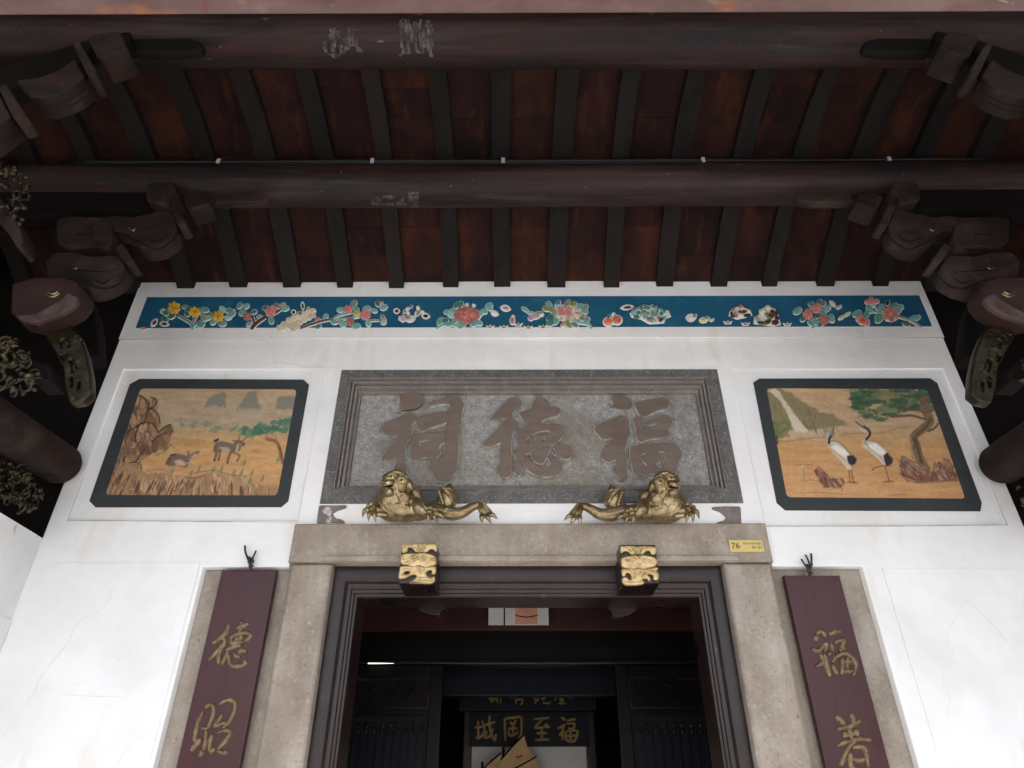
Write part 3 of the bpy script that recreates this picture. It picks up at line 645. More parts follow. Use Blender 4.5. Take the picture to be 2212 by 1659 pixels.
couplet([(475, 1231), (597, 1231), (519, 1659), (385, 1659)], 'maroon hanging board left of the door with two gilded characters', (C1, C2), cl,
        [([(529, 1179, -.02), (530, 1192, -.03), (535, 1206, -.03), (541, 1220, -.02)], .005), ([(553, 1190, -.02), (547, 1203, -.035), (541, 1214, -.03)], .0045), ([(537, 1204, -.01), (547, 1212, -.045), (539, 1222, -.03), (544, 1230, -.02)], .006), ([(546, 1205, -.01), (537, 1213, -.05), (546, 1224, -.03)], .006), ([(541, 1210, 0), (541, 1232, -.014)], .006)], [])
couplet([(1690, 1245), (1815, 1241), (1921, 1659), (1788, 1659)], 'maroon hanging board right of the door, cracked, with two gilded characters', (C3, C4), crr,
        [([(1731, 1208, -.02), (1737, 1218, -.03), (1744, 1228, -.03)], .0045), ([(1740, 1199, -.02), (1746, 1211, -.035), (1749, 1222, -.03)], .0045), ([(1752, 1196, -.02), (1753, 1208, -.03), (1752, 1224, -.03)], .005), ([(1742, 1220, -.01), (1752, 1226, -.045), (1745, 1234, -.03), (1753, 1240, -.02)], .006), ([(1754, 1219, -.01), (1744, 1228, -.05), (1754, 1238, -.03)], .006), ([(1749, 1222, 0), (1749, 1244, -.014)], .006)],
        [[(1735, 1246), (1747, 1330), (1755, 1375)], [(1758, 1270), (1771, 1360)], [(1829, 1480), (1845, 1560)], [(1845, 1440), (1880, 1600)], [(1802, 1490), (1808, 1545)]])

# ------------------------------------------------------------------ gilded carved pegs over the door
def peg(ox, oy, fl, lab, bx, top, cloud, low, lowhole):
    yf = -.15
    cr = crop(ox, oy, .10417)
    q0 = P(*cr([(bx[0], 700)])[0], yf); q1 = P(*cr([(bx[1], 700)])[0], yf)
    zt = P(*cr([(700, 345)])[0], yf).z; z0 = P(*cr([(700, 1150)])[0], yf).z
    t = thing('carved_door_peg', ((q0.x + q1.x) / 2, 0, z0), lab, 'door ornament', 'gilded pegs over the door')
    box('peg_block', q0.x, q1.x, yf, .05, z0, zt, M['frame_wood'], t, .006)
    pc = {}
    for nm, lps, dy, th in (('leaf_carving', [top], .018, .020), ('cloud_carving', [cloud], .030, .032), ('scroll_carving', [low] + lowhole, .020, .022)):
        pc[nm] = pxplate(nm, [cr(l) for l in lps], yf - dy, th, M['gold_bright'], t, .006, 1)
    yc_ = yf - .030
    def spiral(cx, cy, r, d, n=16):
        return [(cx + d * r * (1 - .78 * k / n) * math.cos(math.pi * .5 + 2.6 * math.pi * k / n), cy + r * .8 * (1 - .78 * k / n) * math.sin(math.pi * .5 + 2.6 * math.pi * k / n)) for k in range(n + 1)]
    sp = fl['sp']
    relief_each('curl', [cr(spiral(sp[0][0], sp[0][1], sp[0][2], 1)), cr(spiral(sp[1][0], sp[1][1], sp[1][2], -1))] + [cr(p) for p in fl['cl']], 2.0, yc_, .010, M['gold_bright'], pc['cloud_carving'], .5)
    relief_each('leaf_vein', [cr(p) for p in fl['tl']], 1.6, yf - .018, .010, M['gold_bright'], pc['leaf_carving'])
    relief_each('scroll_vein', [cr(p) for p in fl['ll']], 1.7, yf - .020, .010, M['gold_bright'], pc['scroll_carving'])
peg(1536, 2112, dict(sp=[(630, 605, 75), (805, 610, 75)], cl=[[(705, 530), (700, 640), (610, 690)], [(715, 640), (790, 695), (850, 680)], [(500, 750), (620, 700)], [(360, 600), (420, 590)], [(350, 640), (430, 650)], [(960, 620), (1060, 640)], [(960, 660), (1060, 690)], [(430, 720), (520, 690)]],
                     tl=[[(720, 330), (760, 480)], [(810, 330), (770, 480)], [(640, 380), (720, 490)], [(860, 370), (800, 490)], [(400, 400), (470, 370), (560, 370), (620, 430)], [(930, 340), (1030, 360)], [(690, 340), (740, 480)]],
                     ll=[[(680, 790), (720, 900), (780, 960)], [(740, 790), (760, 900)], [(850, 820), (790, 930)], [(370, 880), (450, 840), (560, 860)], [(350, 960), (420, 990)], [(700, 1040), (880, 1020), (1020, 1080)], [(600, 1100), (800, 1080), (1000, 1110)], [(900, 860), (850, 940), (900, 1020)]]),
    'gilded carved peg over the left of the doorway', (340, 1085),
    [(350,340),(450,315),(600,330),(710,305),(760,322),(815,310),(900,325),(1010,300),(1105,335),(1095,470),(1060,490),(1030,440),(960,430),(900,490),(860,510),(770,500),(650,510),(620,460),(560,400),(490,400),(500,480),(440,510),(380,510),(355,440)],
    [(330,570),(420,520),(560,510),(680,520),(720,505),(860,510),(1000,540),(1080,590),(1085,740),(1000,780),(930,790),(860,815),(780,790),(700,760),(620,805),(520,790),(490,750),(400,760),(330,700)],
    [(320,790),(480,770),(600,790),(700,770),(860,810),(1080,780),(1080,900),(1050,960),(980,960),(990,870),(920,870),(870,920),(900,1000),(960,1030),(1060,980),(1060,1100),(960,1150),(500,1140),(620,1060),(680,1000),(640,960),(560,970),(440,1040),(300,1050),(290,970),(320,860)], [[(400,910),(470,880),(535,885),(520,950),(430,965)]])
peg(2416, 2112, dict(sp=[(620, 660, 80), (850, 680, 80)], cl=[[(700, 570), (740, 640)], [(430, 660), (520, 660)], [(450, 690), (530, 690)], [(930, 690), (990, 680)], [(930, 720), (980, 730)], [(700, 740), (800, 750)]],
                     tl=[[(640, 360), (670, 540)], [(720, 370), (690, 540)], [(540, 370), (620, 480), (640, 545)], [(840, 370), (770, 480), (750, 545)], [(390, 400), (480, 410), (570, 490)], [(860, 420), (950, 400), (1060, 420)], [(790, 400), (720, 540)], [(600, 400), (650, 545)]],
                     ll=[[(620, 870), (630, 960), (600, 1050)], [(780, 860), (700, 1000)], [(870, 920), (780, 1000)], [(950, 880), (1050, 900), (1110, 940)], [(430, 880), (520, 870), (590, 940)], [(430, 1120), (620, 1120), (820, 1110)], [(670, 940), (640, 1040)]]),
    'gilded carved peg over the right of the doorway', (345, 1110),
    [(335,350),(400,370),(520,355),(640,365),(700,380),(780,360),(850,365),(980,375),(1095,385),(1095,470),(1070,540),(1020,555),(970,530),(960,470),(900,465),(840,520),(800,560),(700,545),(600,560),(545,545),(510,490),(450,475),(400,500),(360,525),(335,460)],
    [(350,610),(430,585),(540,570),(640,550),(710,570),(800,548),(940,570),(1060,600),(1115,660),(1110,740),(1060,790),(960,810),(860,860),(780,840),(720,815),(640,855),(540,840),(420,820),(360,770)],
    [(370,840),(500,830),(640,840),(720,820),(860,850),(1000,820),(1120,800),(1130,860),(1060,890),(1140,920),(1150,1040),(1080,1085),(1020,1050),(1030,980),(940,950),(900,960),(970,1020),(970,1090),(920,1095),(890,1040),(790,1060),(840,1110),(830,1160),(640,1185),(440,1180),(370,1120),(370,1030),(460,1000),(540,1080),(570,1000),(540,930),(460,930),(450,1000),(390,1000),(360,930)], [])

# ------------------------------------------------------------------ gilded lions lying on the lintel
dg = None
def remeshed(name, bm, vox, smooth_it=4):
    me = bpy.data.meshes.new(name); bm.to_mesh(me); bm.free()
    ob = bpy.data.objects.new('tmp', me); COL.objects.link(ob)
    r = ob.modifiers.new('r', 'REMESH'); r.mode = 'VOXEL'; r.voxel_size = vox; r.use_smooth_shade = True
    s = ob.modifiers.new('s', 'SMOOTH'); s.factor = .5; s.iterations = smooth_it
    dgx = bpy.context.evaluated_depsgraph_get()
    out = bpy.data.meshes.new_from_object(ob.evaluated_get(dgx))
    bpy.data.objects.remove(ob); bpy.data.meshes.remove(me)
    out.name = name
    return out
def lion(ox, oy, mir, lab):
    s = .140625
    cr = crop(ox, oy, s)
    yb = -.055
    ref = P(*cr([(1115, 820)])[0], yb)
    kx = (P(*cr([(2000, 820)])[0], yb).x - P(*cr([(200, 820)])[0], yb).x) / 1800
    zA = P(*cr([(1115, 150)])[0], yb).z; zB = P(*cr([(1115, 830)])[0], yb).z; kz = (zA - zB) / 680
    def W3(x, y, d=0.0):
        X = (2222 - x) if mir else x
        q = P(*cr([(X, y + (18 if mir else 0))])[0], yb)
        return Vector((q.x, yb - d, q.z))
    bm = bmesh.new()
    def el(x, y, d, rx, ry, rd, rot=0.0):
        if mir: rot = -rot
        ball(bm, W3(x, y, d), (rx * kx, rd, ry * kz), Matrix.Rotation(rot, 4, 'Y'), 3)
    def limb(pts, n=10):
        c = catmull(pts, 5)
        tube(bm, [W3(p[0], p[1], p[2]) for p in c], [p[3] * kx for p in c], n)
        for p in c[::3] + [c[0], c[-1]]: ball(bm, W3(p[0], p[1], p[2]), p[3] * kx * .98, None, 2)
    # trunk, chest, haunch
    el(520, 560, .030, 300, 250, .085, .35); el(640, 660, .035, 330, 150, .075, .2); el(420, 520, .02, 200, 200, .07)
    el(900, 650, .03, 190, 150, .06, .3); el(1080, 650, .01, 170, 110, .05, .35)
    # head: crown, brows, cheeks, muzzle, jaw
    el(620, 330, .085, 190, 170, .060, .25); el(620, 190, .085, 150, 62, .050, .15); el(470, 180, .075, 48, 52, .02)
    el(520, 300, .120, 110, 80, .03, .2); el(700, 300, .115, 110, 80, .032, .5); el(500, 390, .125, 115, 62, .040, -.35); el(420, 370, .135, 42, 40, .025)
    el(620, 430, .105, 60, 130, .03, -.25); el(500, 490, .105, 100, 72, .045, .1); el(720, 540, .09, 120, 110, .035); el(800, 340, .085, 55, 110, .03, -.3)
    el(890, 450, .055, 88, 105, .028, -.3); el(560, 255, .130, 75, 26, .014, .3); el(710, 262, .130, 75, 26, .014, .45); el(430, 250, .10, 40, 60, .02)
    for k in range(11):     # beaded collar
        a = k / 10; el(375 + 420 * a, 560 + 150 * math.sin(a * 2.1) , .100 - .01 * abs(a - .5), 24, 22, .008)
    for k in range(6):      # mane curls beside the cheek
        a = k / 5; el(790 + 40 * math.sin(a * 3), 270 + 210 * a, .085 - .03 * a, 34, 34, .014)
    # fore paws
    limb([(380, 690, .07, 95), (300, 720, .09, 80), (230, 700, .10, 68), (190, 740, .10, 52)])
    limb([(430, 790, .085, 40), (330, 790, .095, 42), (250, 780, .1, 45)])
    for x, y, x2, y2 in ((175, 720, 98, 860), (220, 760, 190, 915), (280, 770, 300, 930)):
        limb([(x, y, .105, 40), ((x + x2) / 2 - 6, (y + y2) / 2 - 14, .118, 33), (x2, y2, .105, 7)], 8)
    for x, y in ((250, 690), (200, 720), (290, 740)): el(x, y, .135, 32, 30, .02)
    limb([(880, 600, .07, 100), (940, 690, .085, 95), (1040, 750, .09, 75), (1110, 770, .095, 62)])
    for x, y, x2, y2 in ((1080, 800, 1098, 940), (1140, 810, 1228, 938), (1200, 790, 1338, 880)):
        limb([(x, y, .10, 42), ((x + x2) / 2 - 4, (y + y2) / 2 - 12, .115, 34), (x2, y2, .105, 7)], 8)
    for x, y in ((1060, 750), (1130, 745), (1190, 770)): el(x, y, .13, 34, 32, .02)
    # hind leg stretched along the lintel
    limb([(1060, 640, .02, 95), (1220, 680, .05, 105), (1400, 740, .06, 108), (1560, 730, .06, 92), (1700, 650, .055, 74), (1800, 610, .055, 62), (1870, 630, .06, 66), (1900, 710, .07, 70), (1930, 770, .075, 62)])
    for x, y, x2, y2 in ((1880, 790, 1888, 942), (1940, 800, 2025, 932), (1990, 780, 2118, 862)):
        limb([(x, y, .08, 42), ((x + x2) / 2 - 4, (y + y2) / 2 - 14, .10, 35), (x2, y2, .09, 7)], 8)
    for k in range(6): el(1885 + 26 * k, 585 + 32 * k, .085, 24, 22, .016)
    # tail with a curled tuft
    limb([(1050, 600, .01, 55), (1150, 600, .02, 66), (1230, 560, .02, 82), (1290, 480, .02, 100)])
    el(1340, 470, .02, 160, 185, .045, -.15); el(1370, 330, .02, 70, 90, .03); el(1385, 270, .02, 34, 40, .02)
    for k in range(7): limb([(1230 + 20 * k, 330 + 14 * k, .065, 18), (1320 + 16 * k, 370 + 26 * k, .072, 20), (1400 + 10 * k, 380 + 34 * k, .055, 12)], 6)
    for k in range(5): el(1235 + 14 * k, 420 + 40 * k, .066, 34, 30, .014)
    me = remeshed('lion_body', bm, .0034, 1)
    t = thing('gilded_lion', (ref.x, yb, zB), lab, 'lion figure', 'gilded lions on the lintel')
    lb = mobj('lion_body', me, M['gold'], t, True)
    bvh = BVHTree.FromPolygons([v.co for v in me.vertices], [tuple(p.vertices) for p in me.polygons])
    def spir(cx, cy, r, turn=2.2, n=14): return [(cx + r * (1 - .8 * k / n) * math.cos(2 * math.pi * turn / 2 * k / n + .6), cy + r * .8 * (1 - .8 * k / n) * math.sin(2 * math.pi * turn / 2 * k / n + .6)) for k in range(n + 1)]
    cuts = [spir(715, 545, 85), spir(500, 492, 60), spir(800, 470, 45), [(490, 268), (560, 240), (632, 272)], [(650, 275), (720, 245), (792, 292)], [(424, 300), (408, 350), (440, 388), (482, 372)], [(440, 425), (500, 445), (560, 425), (612, 482), (682, 502)],
            [(628, 300), (640, 400), (692, 482)], [(370, 600), (440, 700), (560, 762)], [(330, 560), (390, 690), (500, 770)], [(850, 600), (900, 680), (880, 760)], [(930, 590), (962, 680), (945, 760)], [(985, 600), (1030, 690), (1090, 730)],
            [(1290, 690), (1400, 715), (1480, 760), (1440, 795)], [(1350, 760), (1450, 800), (1560, 780)], [(1600, 720), (1700, 690), (1780, 640)], spir(890, 455, 55), [(560, 170), (620, 140), (700, 165)], [(540, 200), (640, 215), (720, 200)], [(1840, 640), (1870, 700), (1860, 760)], [(1890, 630), (1930, 700), (1935, 760)]]
    cuts += [[(1240 + 24 * k, 330 + 26 * k), (1330 + 18 * k, 345 + 34 * k), (1440 + 6 * k, 360 + 36 * k)] for k in range(6)]
    cuts += [[(400 + 60 * k, 596 + 20 * k), (430 + 60 * k, 640 + 18 * k), (462 + 60 * k, 606 + 16 * k)] for k in range(6)]
    for cut in cuts:
        pts = []
        for a_ in catmull(cut, 4):
            w_ = W3(a_[0], a_[1]); h_ = bvh.ray_cast(Vector((w_.x, -1, w_.z)), Vector((0, 1, 0)))
            if h_[0] is not None and (not pts or abs(h_[0].y - pts[-1].y) < .03): pts.append(h_[0] + Vector((0, -.0008, 0)))
        if len(pts) > 3:
            bm = bmesh.new(); tube(bm, pts, [.0030 * min(1, .35 + 1.3 * min(i, len(pts) - 1 - i) / len(pts) * 2) for i in range(len(pts))], 6); bobj('carved_line', bm, M['gold_bright'] if len(lb.children) % 3 == 0 else M['gold'], lb, True)
    def hit(x, y):
        w_ = W3(x, y); h_ = bvh.ray_cast(Vector((w_.x, -1, w_.z)), Vector((0, 1, 0)))
        return h_[0] if h_[0] is not None else w_
    for x, y, r in ((556, 296, 44), (706, 345, 46)):
        c_ = hit(x, y); rr = r * kx
        bm = bmesh.new(); ball(bm, c_, (rr, rr * .75, rr * .9), None, 2); bobj('eye', bm, M['gold_bright'], lb, True)
        bm = bmesh.new(); ball(bm, c_ + Vector((-.1 * rr * (-1 if mir else 1), -rr * .68, -.12 * rr)), rr * .36, None, 2); bobj('pupil', bm, M['dark_wood'], lb, True)
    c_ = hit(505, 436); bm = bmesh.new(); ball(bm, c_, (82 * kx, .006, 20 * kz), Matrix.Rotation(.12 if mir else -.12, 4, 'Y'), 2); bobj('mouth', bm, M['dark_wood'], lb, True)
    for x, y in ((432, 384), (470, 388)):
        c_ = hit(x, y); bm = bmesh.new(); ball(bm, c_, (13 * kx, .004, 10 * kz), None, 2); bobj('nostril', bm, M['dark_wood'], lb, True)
    for x, y in ((560, 420), (470, 425)):
        bm = bmesh.new()
        q_ = hit(x, y); v = [q_ + Vector((dx_ * kx * (-1 if mir else 1), dy_, dz_ * kz)) for dx_, dy_, dz_ in ((-14, .004, 20), (16, .004, 20), (0, -.010, -40), (2, -.014, 14))]
        vv = [bm.verts.new(c) for c in v]
        for f in ((0, 1, 2), (0, 2, 3), (1, 3, 2), (0, 3, 1)): bm.faces.new([vv[i] for i in f])
        bobj('tooth', bm, M['gold_bright'], lb)
lion(1440, 1880, False, 'gilded lion sprawled on the lintel under the plaque at left, facing left')
lion(2224, 1880, True, 'gilded lion sprawled on the lintel under the plaque at right, facing right')

# ------------------------------------------------------------------ wall paintings (flat paint held in a colour attribute)
class Canvas:
    def __init__(s, w, h, sc):
        s.w, s.h, s.sc = int(w / sc), int(h / sc), sc
        s.a = np.zeros((s.h, s.w, 3), np.float32)
        yy, xx = np.mgrid[0:s.h, 0:s.w]; s.X = (xx + .5) * sc; s.Y = (yy + .5) * sc
    def noise(s, gx, gy):
        g = RNG.random((gy + 2, gx + 2)).astype(np.float32)
        u = s.X / (s.w * s.sc) * gx; v = s.Y / (s.h * s.sc) * gy
        i = u.astype(int); j = v.astype(int); fu = u - i; fv = v - j
        fu = fu * fu * (3 - 2 * fu); fv = fv * fv * (3 - 2 * fv)
        return (g[j, i] * (1 - fu) + g[j, i + 1] * fu) * (1 - fv) + (g[j + 1, i] * (1 - fu) + g[j + 1, i + 1] * fu) * fv
    def grad(s, stops):
        ys = [p[0] for p in stops]
        for k in range(3): s.a[:, :, k] = np.interp(s.Y, ys, [p[1][k] for p in stops])
    def put(s, mask, col, al=1.0):
        m = np.clip(mask * al, 0, 1)[..., None]; s.a = s.a * (1 - m) + np.array(col, np.float32) * m
    def poly(s, pts, col, al=1.0, soft=0, rag=0):
        X, Y = s.X, s.Y
        if rag:
            X = X + (s.noise(60, 36) - .5) * rag * 2; Y = Y + (s.noise(60, 36) - .5) * rag * 2
        ins = np.zeros(X.shape, bool); n = len(pts)
        for i in range(n):
            x0, y0 = pts[i]; x1, y1 = pts[(i + 1) % n]
            if y0 == y1: continue
            c = ((y0 > Y) != (y1 > Y)) & (X < (x1 - x0) * (Y - y0) / (y1 - y0) + x0); ins ^= c
        m = ins.astype(np.float32)
        for _ in range(int(soft) + 1):
            m = (m + np.roll(m, 1, 0) + np.roll(m, -1, 0) + np.roll(m, 1, 1) + np.roll(m, -1, 1)) / 5
        s.put(m, col, al); return m
    def line(s, pts, w, col, al=1.0, n=5, fade=False):
        c = catmull(pts, n); m = np.zeros(s.X.shape, np.float32); L = len(c) - 1
        for i, (a, b) in enumerate(zip(c, c[1:])):
            dx, dy = b[0] - a[0], b[1] - a[1]; l2 = dx * dx + dy * dy or 1
            pad = w + s.sc * 2
            x0 = max(0, int((min(a[0], b[0]) - pad) / s.sc)); x1 = min(s.w, int((max(a[0], b[0]) + pad) / s.sc) + 1)
            y0 = max(0, int((min(a[1], b[1]) - pad) / s.sc)); y1 = min(s.h, int((max(a[1], b[1]) + pad) / s.sc) + 1)
            if x1 <= x0 or y1 <= y0: continue
            X = s.X[y0:y1, x0:x1]; Y = s.Y[y0:y1, x0:x1]
            t = np.clip(((X - a[0]) * dx + (Y - a[1]) * dy) / l2, 0, 1)
            d = np.hypot(X - a[0] - t * dx, Y - a[1] - t * dy)
            ww = w * (1 - .7 * abs(2 * (i + .5) / L - 1)) if fade else w
            m[y0:y1, x0:x1] = np.maximum(m[y0:y1, x0:x1], np.clip((ww / 2 - d) / s.sc + .6, 0, 1))
        s.put(m, col, al)
    def facets(s, m, n, cols, rx, ry, lean, g, al=.75):
        ys, xs = np.nonzero(m > .5)
        for _ in range(n):
            k = g.randrange(len(ys)); cx, cy = s.X[ys[k], xs[k]], s.Y[ys[k], xs[k]]
            a = lean + g.uniform(-.25, .25); ca, sa = math.cos(a), math.sin(a); r1, r2 = rx * g.uniform(.5, 1.2), ry * g.uniform(.5, 1.3)
            dx, dy = s.X - cx, s.Y - cy
            d = np.hypot((dx * ca + dy * sa) / r1, (-dx * sa + dy * ca) / r2)
            s.put(m * np.clip((1 - d) * 3, 0, 1), g.choice(cols), al)
            e = np.clip(1 - abs(d - .95) * 5, 0, 1) * ((dx * ca + dy * sa) < 0)
            s.put(m * e, (72, 46, 36), al * .6)
    def blob(s, cx, cy, rx, ry, col, al=1.0, rag=.35):
        d = np.hypot((s.X - cx) / rx, (s.Y - cy) / ry) + (s.noise(90, 54) - .5) * rag * 2
        s.put(np.clip((1 - d) * 3, 0, 1), col, al)
def painting(name, lab, cr_o, cv, inner, outerpx, panel):
    y0 = .012
    ox, oy, s = cr_o; oxp, oyp = ox * .540039, oy * .540039
    lp = XZ(outerpx, y0)
    t = thing(name, (mean(lp[0][0], lp[2][0]), y0, min(p[1] for p in lp)), lab, 'painting', 'wall paintings either side of the plaque')
    ip = XZ(chaikin(inner, 3, 5), y0)
    plate('painted_band', [lp, ip], y0 - .006, .0055, M['pic_frame'], t, .001)
    xs = [p[0] for p in ip]; zs = [p[1] for p in ip]
    x0, x1, z0, z1 = min(xs) - .004, max(xs) + .004, min(zs) - .004, max(zs) + .004
    nx, nz = 300, 220
    gx, gz = np.meshgrid(np.linspace(x0, x1, nx), np.linspace(z0, z1, nz))
    yy = y0 - .002
    d = np.stack([gx, np.full_like(gx, yy + DIST), gz - EYE], -1)
    w = d @ np.array(FW); u = (d @ np.array(RT)) / w * FPX + 1106; v = 829.5 - (d @ np.array(UP)) / w * FPX
    cx = np.clip((u - oxp) / s / cv.sc, 0, cv.w - 1.01); cy = np.clip((v - oyp) / s / cv.sc, 0, cv.h - 1.01)
    i = cx.astype(int); j = cy.astype(int); fu = (cx - i)[..., None]; fv = (cy - j)[..., None]
    A = cv.a
    c = (A[j, i] * (1 - fu) + A[j, i + 1] * fu) * (1 - fv) + (A[j + 1, i] * (1 - fu) + A[j + 1, i + 1] * fu) * fv
    c = c / 255.0
    lin = np.where(c <= .04045, c / 12.92, ((np.maximum(c, 0) + .055) / 1.055) ** 2.4)
    gm = lin.mean(-1, keepdims=True); lin = (lin * .80 + gm * .20) * np.array([.98, 1.0, .97])
    me = bpy.data.meshes.new('painted_scene')
    co = np.stack([gx.ravel(), np.full(gx.size, yy), gz.ravel()], 1)
    idx = np.arange(nx * nz).reshape(nz, nx)
    f = np.stack([idx[:-1, :-1].ravel(), idx[:-1, 1:].ravel(), idx[1:, 1:].ravel(), idx[1:, :-1].ravel()], 1)
    me.from_pydata(co.tolist(), [], f.tolist())
    at = me.color_attributes.new('paint', 'FLOAT_COLOR', 'POINT')
    at.data.foreach_set('color', np.concatenate([lin.reshape(-1, 3), np.ones((nx * nz, 1))], 1).astype(np.float32).ravel())
    mobj('painted_scene', me, M['paint'], t)
mp_ = mk('painted_plaster', [(0, (1, 1, 1)), (1, (1, 1, 1))], 10, rough=.65, bump=.3, bscale=130, bstretch=(.4, 1, 1), dist=.002, spec=.3)
ca_ = mp_.node_tree.nodes.new('ShaderNodeVertexColor'); ca_.layer_name = 'paint'
mp_.node_tree.links.new(ca_.outputs['Color'], mp_.node_tree.nodes['Principled BSDF'].inputs['Base Color'])
M['paint'] = mp_

rg = random.Random(5)
cv = Canvas(2212, 1343, 4)
cv.grad([(0, (190, 152, 108)), (300, (182, 152, 116)), (480, (172, 148, 116)), (560, (190, 150, 98)), (700, (200, 148, 84)), (900, (200, 146, 82)), (1200, (196, 138, 82)), (1343, (190, 130, 80))])
cv.a += ((cv.noise(14, 46) - .5) * 18 + (cv.noise(50, 120) - .5) * 16)[..., None] * np.array([1, .9, .7], np.float32)
for p in ([(1050,325),(1110,230),(1200,180),(1270,150),(1292,190),(1288,325)], [(1370,350),(1420,280),(1510,170),(1590,150),(1602,250),(1640,335)], [(1775,330),(1800,215),(1980,200),(1965,330)]):
    cv.poly(p, (122, 122, 112), .85, 2, 12)
cv.blob(1180, 340, 200, 50, (178, 152, 118), .8); cv.blob(1510, 360, 200, 45, (178, 152, 118), .8); cv.blob(700, 370, 130, 90, (182, 158, 122), .6)
for x, y, r in ((855, 478, 46), (960, 478, 48), (1090, 478, 46), (1200, 505, 38), (1375, 505, 60), (660, 515, 40), (1180, 535, 60), (1330, 545, 50)):
    cv.blob(x, y, r, r * .55, (118, 138, 108), .75, .8); cv.line([(x, y), (x - 6, y + 38)], 7, (130, 112, 84), .7)
for k in range(46):
    a = rg.random(); x = 1440 + 490 * a; y = 555 - 60 * a + rg.uniform(-75, 55) * (.35 + .75 * a)
    cv.blob(x, y, rg.uniform(30, 62), rg.uniform(22, 40), rg.choice([(72, 118, 90), (88, 130, 98), (60, 108, 88), (112, 140, 100)]), .75, .7)
cv.line([(1690, 625), (1780, 650), (1815, 720), (1830, 790), (1850, 860)], 34, (140, 96, 58)); cv.line([(1800, 660), (1770, 600)], 10, (150, 115, 75)); cv.line([(1815, 700), (1842, 800)], 10, (105, 68, 44)); cv.line([(1720, 630), (1690, 600)], 8, (150, 115, 80))
cv.blob(940, 660, 150, 45, (172, 128, 70), .6); cv.blob(1580, 745, 60, 26, (186, 120, 72), .8)
rock = [(395,185),(480,200),(515,240),(590,215),(605,265),(570,320),(622,390),(635,460),(618,560),(700,490),(745,478),(762,530),(742,640),(690,720),(560,765),(440,835),(335,850),(300,1000),(80,1190),(120,1080),(200,820),(300,540)]
mk_ = cv.poly(rock, (150, 110, 74), 1, 1, 12)
cv.facets(mk_, 70, [(186, 146, 98), (166, 124, 82), (128, 92, 62), (112, 78, 54), (198, 158, 112), (146, 116, 92)], 34, 80, -.3, rg)
for k in range(60):
    t_ = rg.random(); y = rg.uniform(230, 1000); x = 470 - (y - 230) * .38 + rg.uniform(-70, 190) * (1 - max(0, y - 600) / 700)
    L = rg.uniform(30, 120)
    cv.line([(x, y), (x - L * .12 + rg.uniform(-16, 16), y + L * .5), (x - L * .32, y + L)], rg.uniform(5, 16), rg.choice([(92, 60, 42), (108, 72, 48), (72, 46, 36), (200, 160, 110), (150, 108, 72), (84, 54, 40)]), .85, fade=True)
for p in ([(430,190),(470,215),(500,245)], [(545,212),(595,235),(600,270),(560,310),(520,320)], [(510,350),(560,325),(620,390),(632,470)], [(400,510),(470,465),(560,470),(615,555)], [(615,560),(690,500),(740,482)], [(560,650),(610,600),(700,560)], [(300,560),(370,520),(450,460)], [(520,260),(500,400),(470,480)], [(430,480),(400,560),(390,650)], [(330,860),(430,860),(450,930)], [(480,720),(430,800),(390,850)]):
    cv.line(p, 11, (66, 40, 32), .95)
cv.blob(470, 620, 60, 40, (128, 116, 110), .5); cv.blob(370, 900, 70, 40, (128, 102, 88), .7)
cv.line([(750, 670), (700, 720), (660, 770)], 24, (84, 122, 92), .7, fade=True); cv.line([(640, 760), (600, 785)], 18, (96, 124, 88), .6); cv.line([(700, 650), (790, 720)], 6, (84, 100, 70), .7)
cliff = [(80, 1190), (190, 930), (300, 880), (430, 930), (520, 960), (680, 960), (880, 1000), (1060, 975), (1180, 955), (1330, 985), (1500, 990), (1560, 1060), (1800, 1095), (1800, 1230), (60, 1230)]
mk_ = cv.poly(cliff, (170, 126, 84), 1, 1, 8)
cv.facets(mk_, 90, [(196, 152, 106), (176, 132, 88), (140, 102, 68), (204, 160, 114)], 26, 80, -.3, rg, .6)
for k in range(130):
    x = rg.uniform(100, 1540); top = 960 + 60 * (x > 500) - 30 * (x < 400); y = rg.uniform(top, 1130); L = rg.uniform(40, 130); sl = .45 if x < 1020 else .05
    cv.line([(x, y), (x - L * sl * .5, y + L * .5), (x - L * sl, y + L)], rg.uniform(5, 20), rg.choice([(98, 66, 44), (120, 84, 54), (78, 50, 38), (208, 164, 116), (150, 108, 70), (86, 58, 42)]), .75, fade=True)
for k in range(40):
    x = rg.uniform(1540, 1800); cv.line([(x, rg.uniform(1090, 1120)), (x - 4, 1180)], rg.uniform(4, 9), rg.choice([(140, 104, 68), (170, 126, 82)]), .6)
cv.line([(500, 940), (640, 925), (720, 955)], 16, (140, 112, 92), .6); cv.line([(980, 960), (1150, 935), (1330, 975), (1440, 985)], 10, (120, 96, 80), .7); cv.line([(1060, 940), (1200, 920)], 12, (160, 110, 90), .6); cv.line([(880, 1000), (980, 1015), (1060, 985)], 8, (100, 66, 48), .8)
for x, y in ((1020, 915), (940, 965), (1240, 925), (1365, 960), (1465, 860), (1440, 955), (1540, 960), (1645, 1015), (1160, 930), (750, 950), (425, 865), (1520, 1040), (1800, 830), (660, 1075), (1060, 1070)):
    cv.line([(x + 16, y - 34), (x, y), (x - 12, y + 30)], 30, (96, 126, 92), .7, fade=True)
